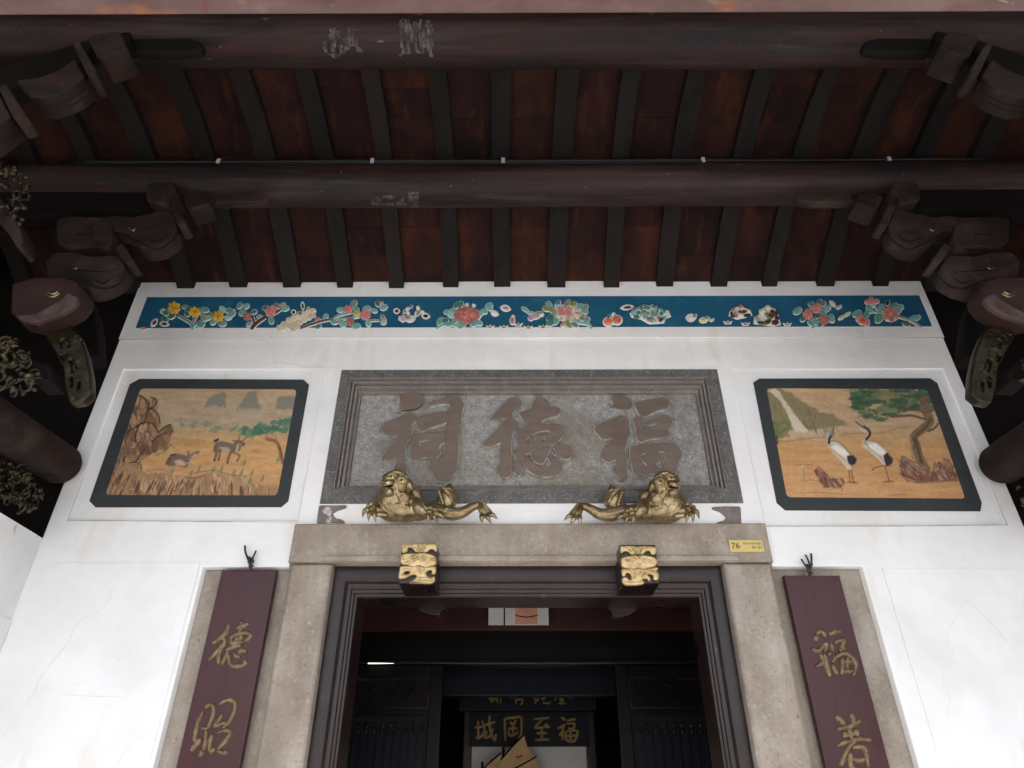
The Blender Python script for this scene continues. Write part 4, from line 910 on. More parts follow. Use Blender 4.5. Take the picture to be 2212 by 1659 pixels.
# standing deer and lying deer
cv.poly([(1170,690),(1185,655),(1250,645),(1330,665),(1380,690),(1420,680),(1440,690),(1430,730),(1400,760),(1340,770),(1230,750),(1190,760)], (112, 98, 90), 1, 1)
cv.poly([(1215,705),(1300,705),(1340,730),(1310,770),(1230,755)], (196, 162, 130), .8, 2)
for p, w in (([(1190,700),(1190,770),(1172,835)], 26), ([(1235,730),(1225,770),(1214,832)], 20), ([(1340,740),(1315,800),(1300,858)], 24), ([(1370,760),(1420,790),(1395,840)], 18)): cv.line(p, w, (124, 92, 76))
cv.line([(1180,690),(1172,740)], 26, (122, 84, 66)); cv.line([(1360,700),(1400,650),(1460,672)], 34, (120, 96, 84)); cv.line([(1410,655),(1416,590)], 9, (110, 84, 68)); cv.line([(1430,660),(1490,605)], 9, (110, 84, 68)); cv.line([(1400,645),(1358,640)], 12, (110, 88, 76))
cv.line([(1175,645),(1205,630)], 22, (52, 46, 44)); cv.line([(1400,700),(1390,750)], 26, (184, 152, 124)); cv.line([(1445,690),(1468,678)], 8, (60, 46, 40))
for x, y in ((1172, 836), (1214, 832), (1300, 856), (1394, 840)): cv.line([(x, y - 6), (x, y + 2)], 10, (50, 38, 34))
cv.poly([(700,870),(720,820),(745,780),(820,770),(900,790),(925,830),(920,880),(890,905),(800,885),(720,890)], (118, 94, 82), 1, 1)
cv.poly([(770,840),(830,825),(880,850),(890,890),(800,885)], (204, 172, 140), .85, 2); cv.line([(705,865),(730,815)], 34, (112, 70, 54)); cv.line([(740,785),(790,775)], 18, (84, 66, 58)); cv.line([(910,820),(950,785),(1010,752)], 32, (122, 104, 96)); cv.line([(915,800),(915,745)], 16, (112, 92, 80)); cv.line([(905,860),(940,880)], 24, (176, 140, 112)); cv.line([(950,800),(985,775)], 14, (186, 160, 136)); cv.line([(715,890),(890,905)], 6, (150, 96, 70), .7)
cv.a += ((cv.noise(180, 110) - .5) * 12)[..., None]
painting('deer_painting', 'wall painting of two deer below a brown cliff, in a slate band', (384, 1504, .21875), cv,
         [(303.6, 839.6), (641.6, 841.7), (599.5, 1071), (228, 1070)], [(281, 831), (302, 819.5), (656, 821), (668, 832), (623, 1083), (608, 1096), (207, 1096.5), (194, 1083)], pl)

cv = Canvas(2212, 1290, 4)
cv.grad([(0, (196, 154, 104)), (250, (194, 154, 108)), (450, (186, 152, 116)), (560, (192, 146, 92)), (640, (196, 144, 82)), (900, (200, 144, 82)), (1150, (204, 146, 88))])
cv.a += ((cv.noise(12, 44) - .5) * 18 + (cv.noise(60, 130) - .5) * 14)[..., None] * np.array([1, .92, .75], np.float32)
cv.blob(560, 520, 380, 70, (190, 164, 134), .8)
cv.poly([(190,150),(240,115),(320,110),(430,150),(520,230),(620,290),(740,340),(820,360),(960,460),(760,480),(560,490),(440,500),(300,590),(280,500)], (132, 118, 76), .95, 3, 14)
for k in range(90):
    a = rg.random(); x = 260 + 560 * a; y = 150 + 300 * a + rg.uniform(-30, 170) * (1 - .5 * a); L = rg.uniform(30, 80)
    cv.line([(x, y), (x + L * .3, y + L)], rg.uniform(8, 22), rg.choice([(108, 104, 66), (126, 120, 78), (146, 126, 84), (96, 98, 64), (150, 134, 94)]), .55, fade=True)
cv.poly([(225,125),(290,112),(360,200),(450,330),(540,450),(600,520),(470,520),(430,420),(380,300),(300,190)], (212, 190, 168), .97, 2, 8)
for k in range(26):
    a = rg.random(); cv.line([(250 + 190 * a + rg.uniform(0, 60), 130 + 250 * a), (330 + 200 * a + rg.uniform(0, 50), 230 + 260 * a)], rg.uniform(4, 10), rg.choice([(222, 204, 184), (188, 164, 142)]), .5)
for k in range(30): cv.blob(rg.uniform(270, 400), rg.uniform(420, 560), 36, 26, rg.choice([(120, 124, 66), (102, 112, 62), (136, 132, 76)]), .7, .6)
cv.line([(305, 560), (312, 622)], 16, (88, 48, 40)); cv.line([(310, 600), (430, 602), (600, 575), (780, 566)], 7, (146, 100, 70), .8); cv.line([(880, 545), (1000, 530), (1250, 528), (1400, 490)], 8, (150, 112, 78), .7); cv.blob(1460, 480, 90, 20, (160, 132, 92), .6)
for k in range(230):
    x = rg.uniform(1000, 1770); y = rg.uniform(130, 395); lim = 985 + max(0, y - 220) * .75
    if x < lim or (y > 330 and x > 1400): continue
    cv.blob(x, y, rg.uniform(40, 80), rg.uniform(14, 26), rg.choice([(58, 92, 66), (70, 104, 72), (48, 84, 68), (92, 112, 70), (118, 126, 84), (134, 128, 88)]), .75, .5)
for x, y in ((1060, 205), (1140, 150), (1050, 300), (1150, 380), (1270, 400), (1240, 240), (1460, 260), (1650, 180), (1080, 250)): cv.blob(x, y, 80, 26, (54, 92, 68), .8, .4)
cv.line([(1680,860),(1620,760),(1590,640),(1570,560),(1660,480),(1715,420),(1680,320),(1660,220)], 78, (126, 98, 68)); cv.line([(1640,800),(1600,650),(1585,560),(1680,470),(1720,400)], 24, (92, 68, 48), .8); cv.line([(1560,760),(1545,640),(1540,560)], 18, (150, 122, 88), .8)
for p, w in (([(1700,510),(1760,480),(1795,440)], 20), ([(1670,400),(1560,368),(1450,370),(1350,375)], 18), ([(1670,350),(1600,310),(1500,300),(1420,300)], 12), ([(1690,330),(1740,320)], 14), ([(1670,240),(1720,200)], 12), ([(1660,260),(1600,210),(1560,190)], 10), ([(1640,200),(1650,170)], 8)): cv.line(p, w, (104, 74, 54))
cv.line([(1550,570),(1580,620),(1560,680)], 8, (70, 48, 36)); cv.line([(1600,600),(1610,700),(1650,820)], 8, (76, 54, 40), .8)
for poly_ in ([(1440,850),(1450,740),(1480,728),(1530,800),(1600,830),(1680,870),(1800,880),(1810,970),(1600,990),(1500,970),(1460,920)], [(1740,880),(1750,800),(1820,800),(1840,830),(1830,755),(1900,770),(1950,900),(1985,970),(1800,970)], [(645,870),(690,830),(730,860),(790,950),(910,945),(935,985),(900,1030),(740,1030),(700,970)]):
    mk_ = cv.poly(poly_, (132, 84, 66), 1, 1, 8); cv.facets(mk_, 26, [(168, 122, 96), (150, 100, 78), (104, 58, 46), (186, 146, 116)], 16, 46, -.7, rg)
cv.poly([(1455,800),(1475,730),(1530,790),(1620,840),(1560,850)], (134, 118, 104), .9, 2)
for k in range(80):
    x = rg.uniform(1450, 1970); y = rg.uniform(800, 960); L = rg.uniform(30, 70); sg = 1 if x < 1700 else -.3
    cv.line([(x - L * sg, y - L * .6), (x, y)], rg.uniform(4, 12), rg.choice([(106, 54, 44), (172, 124, 94), (92, 46, 40), (190, 150, 116)]), .7, fade=True)
for k in range(30):
    x = rg.uniform(670, 900); y = 870 + (x - 670) * .5 + rg.uniform(-20, 70); cv.line([(x, y), (x + 24, y + 44)], rg.uniform(4, 10), rg.choice([(104, 54, 44), (186, 142, 106), (92, 48, 40)]), .7, fade=True)
for p in ([(520,980),(600,960),(690,970)], [(950,985),(1040,990)], [(1275,980),(1390,975)], [(1560,985),(1750,990),(1950,960)], [(480,1085),(700,1075),(980,1095)], [(1300,1100),(1530,1095)], [(460,825),(640,815)]): cv.line(p, 14, (140, 98, 62), .5, fade=True)
cv.line([(560, 965), (548, 880), (540, 830)], 16, (140, 140, 92), .7); cv.line([(540, 850), (545, 825)], 12, (210, 196, 150), .8); cv.line([(790, 930), (770, 905)], 14, (130, 130, 80), .6)
def crane(dx, dy, body, wing, tail, neck, nape, beak, legs):
    cv.poly(body, (206, 190, 172), 1, 2); cv.poly(wing, (232, 224, 216), 1, 2)
    cv.line(neck, 34, (180, 164, 148)); cv.line(nape, 20, (48, 44, 50)); cv.line(beak, 10, (96, 76, 64))
    cv.poly(tail, (50, 46, 52), 1, 1, 6)
    for l in legs: cv.line(l, 9, (128, 70, 50))
crane(0, 0, [(770,600),(800,580),(880,610),(960,690),(1010,770),(990,820),(985,870),(950,860),(900,790),(820,710),(775,660)], [(810,650),(860,640),(940,690),(985,750),(950,760),(880,720)],
      [(950,740),(1000,730),(1047,780),(1030,810),(990,830),(960,800)], [(790,640),(775,560),(790,520)], [(785,620),(790,580),(818,520)], [(815,535),(832,476)], [[(968,870),(980,965)], [(990,868),(1010,975)], [(960,975),(1045,985)]])
cv.line([(800,600),(860,605),(930,660),(990,730)], 14, (126, 112, 98), .8); cv.line([(790,670),(860,720),(940,790)], 8, (140, 124, 108), .7); cv.blob(800, 515, 24, 40, (150, 138, 126), .9, .1)
crane(0, 0, [(1085,600),(1130,590),(1220,610),(1310,680),(1350,750),(1320,820),(1300,830),(1240,770),(1150,690),(1090,650)], [(1140,640),(1210,620),(1290,680),(1310,730),(1250,730),(1180,690)],
      [(1290,730),(1320,710),(1380,770),(1370,810),(1310,830)], [(1110,620),(1140,560),(1150,510),(1100,480)], [(1130,585),(1162,540),(1150,500),(1110,470)], [(1110,480),(1030,422)], [[(1300,830),(1325,920),(1340,970)], [(1355,832),(1280,830),(1200,852),(1190,870)], [(1290,975),(1375,972)]])
cv.line([(1120,600),(1150,660),(1240,730),(1290,790)], 8, (140, 126, 112), .8); cv.line([(1140,598),(1230,615),(1320,690)], 10, (140, 124, 108), .7); cv.line([(1070, 490), (1120, 520)], 12, (214, 200, 180), .8)
cv.a += ((cv.noise(180, 110) - .5) * 12)[..., None]
painting('crane_painting', 'wall painting of two cranes under a pine tree, in a slate band', (2976, 1504, .234375), cv,
         [(1655, 839), (2003, 841.5), (2085, 1078), (1699, 1075)], [(1627, 827), (1640, 818.8), (2008, 818), (2024, 828.6), (2119.5, 1087), (2117, 1105), (1696, 1103), (1677.5, 1087)], pr)

# ------------------------------------------------------------------ ceramic shard frieze
YFZ = -.0165
f_x0, f_x1 = mean(P(320, 643).x, P(297, 711).x), mean(P(1986, 643).x, P(2008, 708).x)
f_z0, f_z1 = P(1146, 710).z, P(1146, 643.5).z
fr = thing('shard_frieze', ((f_x0 + f_x1) / 2, YFZ, f_z0), 'long blue frieze of ceramic shard flowers, fruit and birds below the rafters', 'frieze')
plate('blue_ground', [rect(f_x0, f_x1, f_z0, f_z1)], YFZ, .004, M['frieze_blue'], fr, .001)
rz = random.Random(21)
def piece_outline(cx, cy, L, Wd, ang, kind):
    o = []
    n = 12
    for k in range(n):
        t = 2 * math.pi * k / n
        c, s_ = math.cos(t), math.sin(t)
        if kind == 'leaf': x, y = c * L / 2 * 1.08, math.copysign(abs(s_) ** 1.45, s_) * Wd / 2 * (1.06 - .12 * c)
        elif kind == 'rough': x, y = c * L / 2 * rz.uniform(.78, 1.1), s_ * Wd / 2 * rz.uniform(.78, 1.1)
        else: x, y = c * L / 2, s_ * Wd / 2
        o.append((cx + x * math.cos(ang) - y * math.sin(ang), cy + x * math.sin(ang) + y * math.cos(ang)))
    return o
class Motif:
    def __init__(s, name, ox):
        s.cr = crop(ox, 1152, .15625); s.bm = bmesh.new(); s.items = []; s.name = name
    def piece(s, nm, cx, cy, L, Wd, ang, col, lvl=1, kind='leaf', h=.0042, mortar=11):
        s.items.append((nm, piece_outline(cx, cy, L, Wd, ang, kind), (cx, cy), col, lvl, h))
        if mortar: s.base(piece_outline(cx + 2, cy + 6, L + mortar * 1.7, Wd + mortar * 1.7, ang, 'oval'))
    def base(s, o):
        y0, y1 = YFZ - .0002, YFZ - .0045 - rz.random() * .0008
        a = [s.bm.verts.new((p.x, y0, p.z)) for p in (P(*q, YFZ) for q in s.cr(o))]
        cx = sum(q[0] for q in o) / len(o); cy = sum(q[1] for q in o) / len(o)
        b = [s.bm.verts.new((p.x, y1, p.z)) for p in (P(*q, YFZ) for q in s.cr([(cx + (q[0] - cx) * .9, cy + (q[1] - cy) * .9) for q in o]))]
        for k in range(len(a)): s.bm.faces.new((a[k], a[(k+1) % len(a)], b[(k+1) % len(a)], b[k]))
        s.bm.faces.new(b)
    def leaf(s, cx, cy, L, col='teal', ang=None, lvl=1):
        if ang is None: ang = rz.uniform(-.9, .9)
        s.piece('leaf', cx, cy, L * 1.1, L * .74, ang, col, lvl)
    def flower(s, cx, cy, r, n, col, cen, rings=1, nm='petal'):
        s.base(piece_outline(cx, cy + 4, r * 1.75, r * 1.65, 0, 'oval'))
        a0 = rz.uniform(0, 1)
        for k in range(n):
            a = a0 + 2 * math.pi * k / n
            s.piece(nm, cx + math.cos(a) * r * .6, cy + math.sin(a) * r * .58, r * .82, r * (4.1 / n), a, col, 2, 'oval', .0055, 0)
        if rings > 1:
            for k in range(n - 1):
                a = a0 + .5 + 2 * math.pi * k / (n - 1)
                s.piece(nm, cx + math.cos(a) * r * .34, cy + math.sin(a) * r * .33, r * .52, r * (2.5 / n) * 1.1, a, col, 3, 'oval', .0055, 0)
        s.piece('flower_centre', cx, cy, r * .44, r * .42, 0, cen, 4, 'oval', .0055, 0)
    def shell(s, cx, cy, L, Wd, ang, col='dark'):
        s.base(piece_outline(cx, cy, L * 1.75, Wd * 1.9, ang, 'leaf')); s.piece('shard', cx, cy, L, Wd, ang, col, 1, 'rough', .005, 0)
    def stem(s, pts, w, col):
        s.items.append(('stem', pts, w, col, 1, .007)); 
        bm = s.bm
        relief(bm, [s.cr(pts)], (w + 24) * .15625, YFZ - .0002, .0035, .8)
    def done(s):
        o = bobj(s.name, s.bm, M['mortar'], fr)
        for k, it in enumerate(s.items):
            nm, ol, c, col, lvl, h = it
            yb = YFZ - .0052 - .0026 * (lvl - 1) - .0002 * (k % 7)
            bm = bmesh.new()
            if nm == 'stem': relief(bm, [s.cr(ol)], c * .15625, yb + .003, h, .8)
            else:
                tilt = rz.uniform(-.0026, .0026)
                cx, cy = c
                rows = []
                for sc_, hh in ((1, -.003), (.98, .35), (.72, .85)):
                    rows.append([bm.verts.new((p.x, yb - h * hh + tilt * (i - 6) / 6, p.z)) for i, p in enumerate(P(*q, yb) for q in s.cr([(cx + (q[0] - cx) * sc_, cy + (q[1] - cy) * sc_) for q in ol]))])
                for a, b in zip(rows, rows[1:]):
                    for j in range(len(a)): bm.faces.new((a[j], a[(j+1) % len(a)], b[(j+1) % len(a)], b[j]))
                p = P(*s.cr([c])[0], yb); v = bm.verts.new((p.x, yb - h, p.z))
                for j in range(len(rows[-1])): bm.faces.new((rows[-1][j], rows[-1][(j+1) % len(rows[-1])], v))
            bobj(nm, bm, M[col], o, nm == 'stem')
T, TL_, TD = 'teal', 'teal_light', 'teal_dark'
m = Motif('yellow_flower_spray', 512)
m.stem([(890, 572), (880, 500), (780, 430), (690, 385)], 34, T); m.stem([(890, 545), (1000, 470), (1150, 415)], 34, T); m.stem([(900, 470), (940, 410)], 22, 'grey')
for a in ((480,315,70,TL_),(525,345,85,TD),(605,385,95,TD),(510,430,85,TD),(790,260,70,T),(830,292,80,TD),(1060,300,105,T),(815,360,70,TD),(1010,505,100,T),(1040,400,70,T),(1160,372,75,T),(1180,465,90,T),(1305,490,100,T),(1305,288,90,TL_),(1390,310,80,T),(1440,352,90,T),(1382,408,90,TL_),(1090,400,55,'yellow'),(1450,315,55,'yellow')): m.leaf(*a)
m.flower(640, 275, 95, 7, 'yellow', 'orange'); m.flower(925, 335, 85, 7, 'yellow', 'orange'); m.flower(1250, 390, 88, 8, 'yellow', 'orange')
m.shell(365, 480, 78, 42, -.9, 'brown'); m.shell(505, 500, 80, 38, .1, 'dark'); m.piece('shard', 215, 560, 80, 28, 0, 'orange', 1, 'rough'); m.done()
m = Motif('plum_blossom_spray', 512)
m.stem([(1700, 572), (1770, 490), (1900, 400)], 52, 'brown'); m.stem([(1740, 480), (1722, 400)], 34, 'brown'); m.stem([(2040, 350), (2110, 300)], 28, 'brown')
for a in ((1545,240,90,T),(1640,250,75,T),(1580,340,90,T),(1740,330,80,TD),(1815,390,62,T),(1905,270,85,TD),(2060,240,85,'grey'),(2165,275,110,T),(1980,445,90,T,1.4),(1670,498,70,T),(2150,228,62,'pink')): m.leaf(*a)
m.flower(1650, 392, 66, 6, 'rose', 'pink', 2); m.flower(1975, 322, 92, 7, 'pink', 'pink'); m.done()
m = Motif('rockery', 1088)
for x, y, L in ((110,550,90),(170,500,90),(160,560,80),(240,450,90),(230,520,90),(300,420,90),(300,500,100),(350,550,80),(360,400,80),(380,460,90),(430,360,90),(440,430,90),(500,340,90),(500,400,90),(560,320,90),(560,370,80),(290,560,90)):
    m.piece('shard', x, y, L * 1.15, L * .95, rz.uniform(-1, 1), 'cream', 1 + (x % 3 == 0), 'rough', .003, 6)
m.shell(300, 335, 44, 40, 0); m.shell(425, 250, 70, 32, 1.5); m.piece('shard', 385, 350, 60, 50, 0, 'olive', 2, 'rough'); m.piece('shard', 500, 285, 50, 28, -.9, 'rose', 2, 'rough'); m.done()
m = Motif('pink_blossom_branch', 1088)
m.stem([(392, 560), (560, 500), (720, 452), (840, 436)], 30, 'brown'); m.stem([(850, 430), (930, 382), (1110, 340)], 24, T); m.stem([(830, 450), (1100, 420), (1230, 388)], 24, T); m.stem([(1350, 450), (1490, 450)], 20, 'grey')
for a in ((635,435,62,'pink'),(740,395,80,T,-1.),(640,530,80,TD),(855,470,80,T),(905,470,42,'rose'),(975,490,100,T),(1165,525,110,T),(945,300,90,T),(1160,290,90,T),(1130,215,100,'grey',-.9),(1310,282,100,T),(1165,352,80,'yellow'),(1330,478,95,T,1.4),(1410,310,80,T),(1460,215,80,TD,1.2),(1545,265,100,T),(1510,215,52,'pink'),(1530,402,72,T),(1545,432,62,'pink'),(1540,475,72,TL_)): m.leaf(*a)
m.flower(1045, 300, 70, 7, 'pink', 'pink', 2); m.flower(1290, 370, 86, 8, 'pink', 'pink', 2); m.flower(1080, 465, 66, 7, 'rose', 'rose', 2); m.done()
m = Motif('squirrel_relief', 1088)
m.shell(1725, 320, 54, 44, 0, 'dark')
for x, y, L, w_, a, c in ((1810,420,95,85,0,'lilac'),(1770,415,40,60,0,'white'),(1920,425,130,80,-.4,'white'),(1880,410,80,60,0,'grey'),(1830,325,60,30,-1,'olive'),(1870,290,56,36,-.5,'white'),(1920,255,56,24,-.6,'dark'),(2020,280,62,40,1.4,'white'),(2020,345,90,42,-1,'olive'),(2076,330,44,34,0,'white'),(1880,345,40,30,0,'white'),(1990,350,30,60,0,'white')): m.piece('shard', x, y, L, w_, a, c, 1, 'oval')
m.shell(2125, 388, 70, 46, .2); m.done()
m = Motif('red_peony_spray', 1664)
m.stem([(275, 562), (380, 516), (520, 510), (620, 560)], 26, T)
for a in ((615,222,90,TD,-1.),(560,236,85,TD),(700,236,56,'cream'),(430,330,85,T),(500,310,85,T),(490,372,105,TL_),(330,460,100,T,-1.2),(405,450,85,TD),(360,430,50,'pink'),(520,462,95,T,-.8),(430,498,95,T),(620,500,95,T,1.2),(662,512,52,'pink'),(600,440,80,T),(800,492,100,T),(868,482,92,T),(880,352,100,T),(940,322,85,T),(1010,240,95,T),(1015,276,85,T)): m.leaf(*a)
m.base(piece_outline(710, 375, 400, 250, .1, 'oval'))
for k in range(13):
    a = .2 + math.pi * 2 * k / 13; m.piece('petal', 700 + 135 * math.cos(a), 378 + 82 * math.sin(a), 100, 80, a, 'rose', 1, 'oval', .0055, 0)
for k in range(9):
    a = math.pi * 2 * k / 9; m.piece('petal', 720 + 82 * math.cos(a), 360 + 48 * math.sin(a), 80, 62, a, 'pink' if k % 2 else 'rose', 2, 'oval', .0055, 0)
for k in range(6):
    a = math.pi * 2 * k / 6; m.piece('petal', 742 + 40 * math.cos(a), 340 + 24 * math.sin(a), 62, 44, a, 'red', 3, 'oval', .0055, 0)
for k in range(6): m.piece('shard', 690 + 22 * k, 284 + 6 * (k % 2), 26, 30, 0, 'grey', 3, 'oval', .006, 0)
m.shell(800, 245, 34, 26, 0, 'white'); m.done()
m = Motif('shell_relief', 1664); m.shell(1090, 355, 66, 44, .3, 'white'); m.done()
m = Motif('shell_relief', 1664); m.shell(1240, 282, 84, 50, .2, 'lilac'); m.done()
m = Motif('vase_relief', 1664); m.piece('shard', 1332, 450, 52, 95, 0, 'rose', 1, 'oval', .006, 20); m.piece('shard', 1340, 400, 30, 40, 0, 'white', 1, 'oval', .006, 18); m.done()
def lotus(ox, x, y, c='pink'):
    m = Motif('small_bowl_relief', ox)
    m.base([(x - 66, y - 22), (x - 24, y - 6), (x, y - 36), (x + 20, y - 6), (x + 66, y - 26), (x + 40, y + 22), (x - 40, y + 22)]); m.piece('shard', x, y + 4, 60, 20, 0, 'grey', 1, 'rough', .005, 0); m.piece('shard', x, y - 10, 26, 24, 0, c, 2, 'rough', .005, 0)
    m.done()
for x, y in ((1415, 512), (1028, 542), (1215, 545), (1552, 550), (1757, 542)): lotus(1664, x, y)
m = Motif('bird_relief', 1664)
for x, y, L, w_, a, c in ((1640,395,150,62,-.1,'lilac'),(1600,348,120,38,.1,TL_),(1510,296,120,46,.6,T),(1735,372,62,34,-.3,'white'),(1685,345,60,40,0,'olive'),(1580,420,70,50,.6,'lilac'),(1720,340,60,26,0,'grey')): m.piece('shard', x, y, L, w_, a, c, 1, 'oval')
m.done()
m = Motif('chrysanthemum_spray', 1664)
D0 = 1067.5                                   # crop offset between neighbouring strips
m.stem([(140 + 1991, 440), (260 + 1991, 480), (380 + 1991, 500), (440 + 1991, 562)], 30, T)
O = 1991
for a in ((1835,225,92,T),(1800,282,100,'olive'),(1880,300,92,'olive'),(1965,205,80,TD,-1.),(1960,246,84,TL_),(1920,362,84,T),(1860,408,112,TD),(1930,455,100,T,-1.),(1860,482,108,TD),(2040,502,72,'pink'),(2090,460,84,'olive'),(2112,512,84,'olive'),
          (O+100,205,92,'grey',-1.),(O+182,222,92,'olive'),(O+280,252,100,T),(O+350,262,82,'grey'),(O+330,306,110,T),(O+300,412,84,'grey'),(O+370,440,92,T,-1.),(O+340,392,52,'pink'),(O+210,510,82,'grey')): m.leaf(*a)
m.base(piece_outline(2090, 345, 420, 250, 0, 'oval'))
for r_, n_ in ((1.0, 17), (.72, 12)):
    for k in range(n_):
        a = 2 * math.pi * k / n_; m.piece('petal', 2110 + 165 * r_ * math.cos(a), 350 + 86 * r_ * math.sin(a), 68, 50, a, 'cream' if k % 3 else 'lilac', 2 if r_ < 1 else 1, 'oval', .0055, 0)
for k in range(16): m.piece('petal', 1975 + (k % 4) * 48 + 20 * ((k // 4) % 2), 282 + (k // 4) * 28, 50, 42, 0, 'pink', 3, 'oval', .0055, 0)
m.done()
m = Motif('pomegranate_pair', 2240)
m.piece('shard', 665, 465, 112, 100, 0, 'red', 1, 'oval', .010, 30); m.piece('shard', 785, 440, 118, 104, 0, 'red', 2, 'oval', .010, 30); m.piece('leaf', 675, 394, 34, 62, .2, TD, 2); m.piece('leaf', 738, 366, 50, 50, .3, 'white', 2); m.piece('leaf', 758, 380, 30, 36, .3, T, 3)
m.shell(930, 270, 110, 40, -.1, 'brown'); m.done()
m = Motif('grape_cluster', 2240)
m.base([(960, 350), (1050, 270), (1180, 235), (1300, 250), (1400, 300), (1500, 310), (1540, 400), (1460, 430), (1440, 490), (1340, 500), (1230, 505), (1120, 440), (980, 410)])
for k in range(46):
    x = 1000 + rz.random() * 480; hw = 55 + 55 * math.sin((x - 960) / 560 * math.pi); y = 350 + rz.uniform(-hw, hw) + (x - 1230) * .1
    m.piece('shard', x, y, rz.uniform(46, 66), rz.uniform(40, 54), rz.uniform(-1.5, 1.5), rz.choice([T, T, TL_, TD, 'olive', 'grey', TD]), 1 + k % 3, 'oval', .007, 0)
m.piece('shard', 1395, 440, 44, 80, 0, 'brown', 3, 'rough', .008, 12); m.piece('shard', 1260, 440, 120, 70, .3, 'grey', 2, 'rough'); m.done()
m = Motif('lemon_and_peach', 2240)
m.shell(1812, 412, 84, 60, 0, 'white'); m.piece('leaf', 1862, 384, 60, 36, -.8, T, 2); m.piece('shard', 1980, 442, 92, 52, 0, 'yellow', 1, 'rough', .008, 22); m.piece('leaf', 2040, 415, 66, 40, .5, T, 2); m.piece('leaf', 2100, 440, 60, 26, -.5, 'white', 1); m.done()
m = Motif('fruit_bowl', 2816)
m.base([(340, 390), (350, 330), (400, 280), (460, 260), (520, 240), (570, 280), (640, 300), (672, 380), (560, 420), (450, 440)])
for x, y, L, w_, c, l in ((505,256,66,58,'red',2),(400,300,56,42,'red',2),(522,296,50,36,'white',3),(512,382,84,72,'white',3),(430,350,36,60,T,2),(618,330,56,50,'white',2),(600,382,110,50,'dark',1),(530,330,120,56,'brown',1),(400,390,90,50,'brown',1),(440,385,60,30,'rose',2),(380,350,40,50,'dark',1)): m.piece('shard', x, y, L, w_, rz.uniform(-.3, .3), c, l, 'rough', .008, 0)
m.done()
m = Motif('rockery', 2816)
m.base([(685, 500), (690, 400), (760, 370), (760, 300), (830, 270), (880, 230), (960, 280), (1030, 350), (1050, 450), (1070, 510), (960, 535)])
for x, y, L, w_, c in ((890,268,90,56,'cream'),(812,330,80,70,'cream'),(722,415,62,50,'pink'),(755,446,76,36,T),(920,395,110,80,'brown'),(880,470,130,70,'brown'),(985,480,110,76,'brown'),(985,360,90,80,'brown'),(790,485,120,56,'brown'),(940,330,60,60,'dark'),(900,420,60,60,'olive'),(1010,420,70,60,'dark'),(870,370,70,60,'olive'),(970,300,40,36,'pink'),(830,500,70,40,'olive')): m.piece('shard', x, y, L, w_, rz.uniform(-.5, .5), c, 1 + (int(x) % 2), 'rough', .010, 0)
m.done()
for x, y in ((330, 482), (575, 502), (1150, 508)): lotus(2816, x, y)
m = Motif('pink_rose_spray', 2816)
m.stem([(1500, 556), (1512, 500), (1530, 420)], 44, T)
for a in ((1290,312,120,T),(1480,217,85,TD),(1590,190,75,TD),(1640,217,85,'grey'),(1700,282,105,T),(1640,350,95,T),(1580,382,90,TD),(1370,422,85,TD),(1740,412,112,T),(1470,482,82,T),(1550,470,82,T),(1610,502,82,TD),(1440,300,54,'grey'),(1760,440,80,T)): m.leaf(*a)
m.flower(1435, 370, 78, 8, 'pink', 'red', 2); m.flower(1555, 282, 80, 8, 'pink', 'pink', 2); m.flower(1660, 440, 78, 8, 'rose', 'pink', 2); m.done()
m = Motif('white_moth_relief', 2816)
m.piece('shard', 1775, 215, 110, 38, .8, 'cream', 1, 'oval'); m.piece('shard', 1865, 262, 80, 36, -.5, 'cream', 1, 'oval'); m.piece('shard', 1900, 405, 100, 44, -.5, 'cream', 1, 'oval'); m.piece('shard', 1975, 362, 110, 42, -.5, 'cream', 1, 'oval'); m.done()
m = Motif('pink_magnolia_spray', 3136)
m.stem([(1170, 320), (1350, 345), (1430, 350)], 26, T); m.stem([(1580, 400), (1750, 450), (1890, 540)], 28, 'grey'); m.stem([(1240, 240), (1300, 300), (1370, 340)], 16, 'grey')
for a in ((1010,352,120,T),(1135,367,105,T,-1.),(1180,290,110,T),(1340,275,105,T,-1.4),(1235,240,56,TL_),(1310,390,105,T),(1310,436,100,T),(1520,240,92,T),(1600,262,95,T),(1570,312,95,T),(1790,420,112,T),(1840,410,84,T),(1690,492,100,TD),(1432,208,66,'dark',-1.2)): m.leaf(*a)
for x, y, L, w_, a in ((1200,152,56,62,0),(1165,195,104,70,.2),(1258,182,116,66,0),(1050,420,118,80,-.4),(1075,462,100,84,.2),(1145,475,74,112,0)): m.piece('petal', x, y, L, w_, a, 'pink' if y != 462 else 'red', 2, 'leaf', .010)
m.base(piece_outline(1475, 370, 250, 210, 0, 'oval'))
for k in range(6):
    a = -1.7 + 2 * math.pi * k / 6; m.piece('petal', 1472 + 74 * math.cos(a), 362 + 64 * math.sin(a), 116, 70, a, 'pink', 2, 'leaf', .009, 0)
m.piece('flower_centre', 1475, 360, 50, 46, 0, 'yellow', 4, 'oval', .006, 0); m.done()

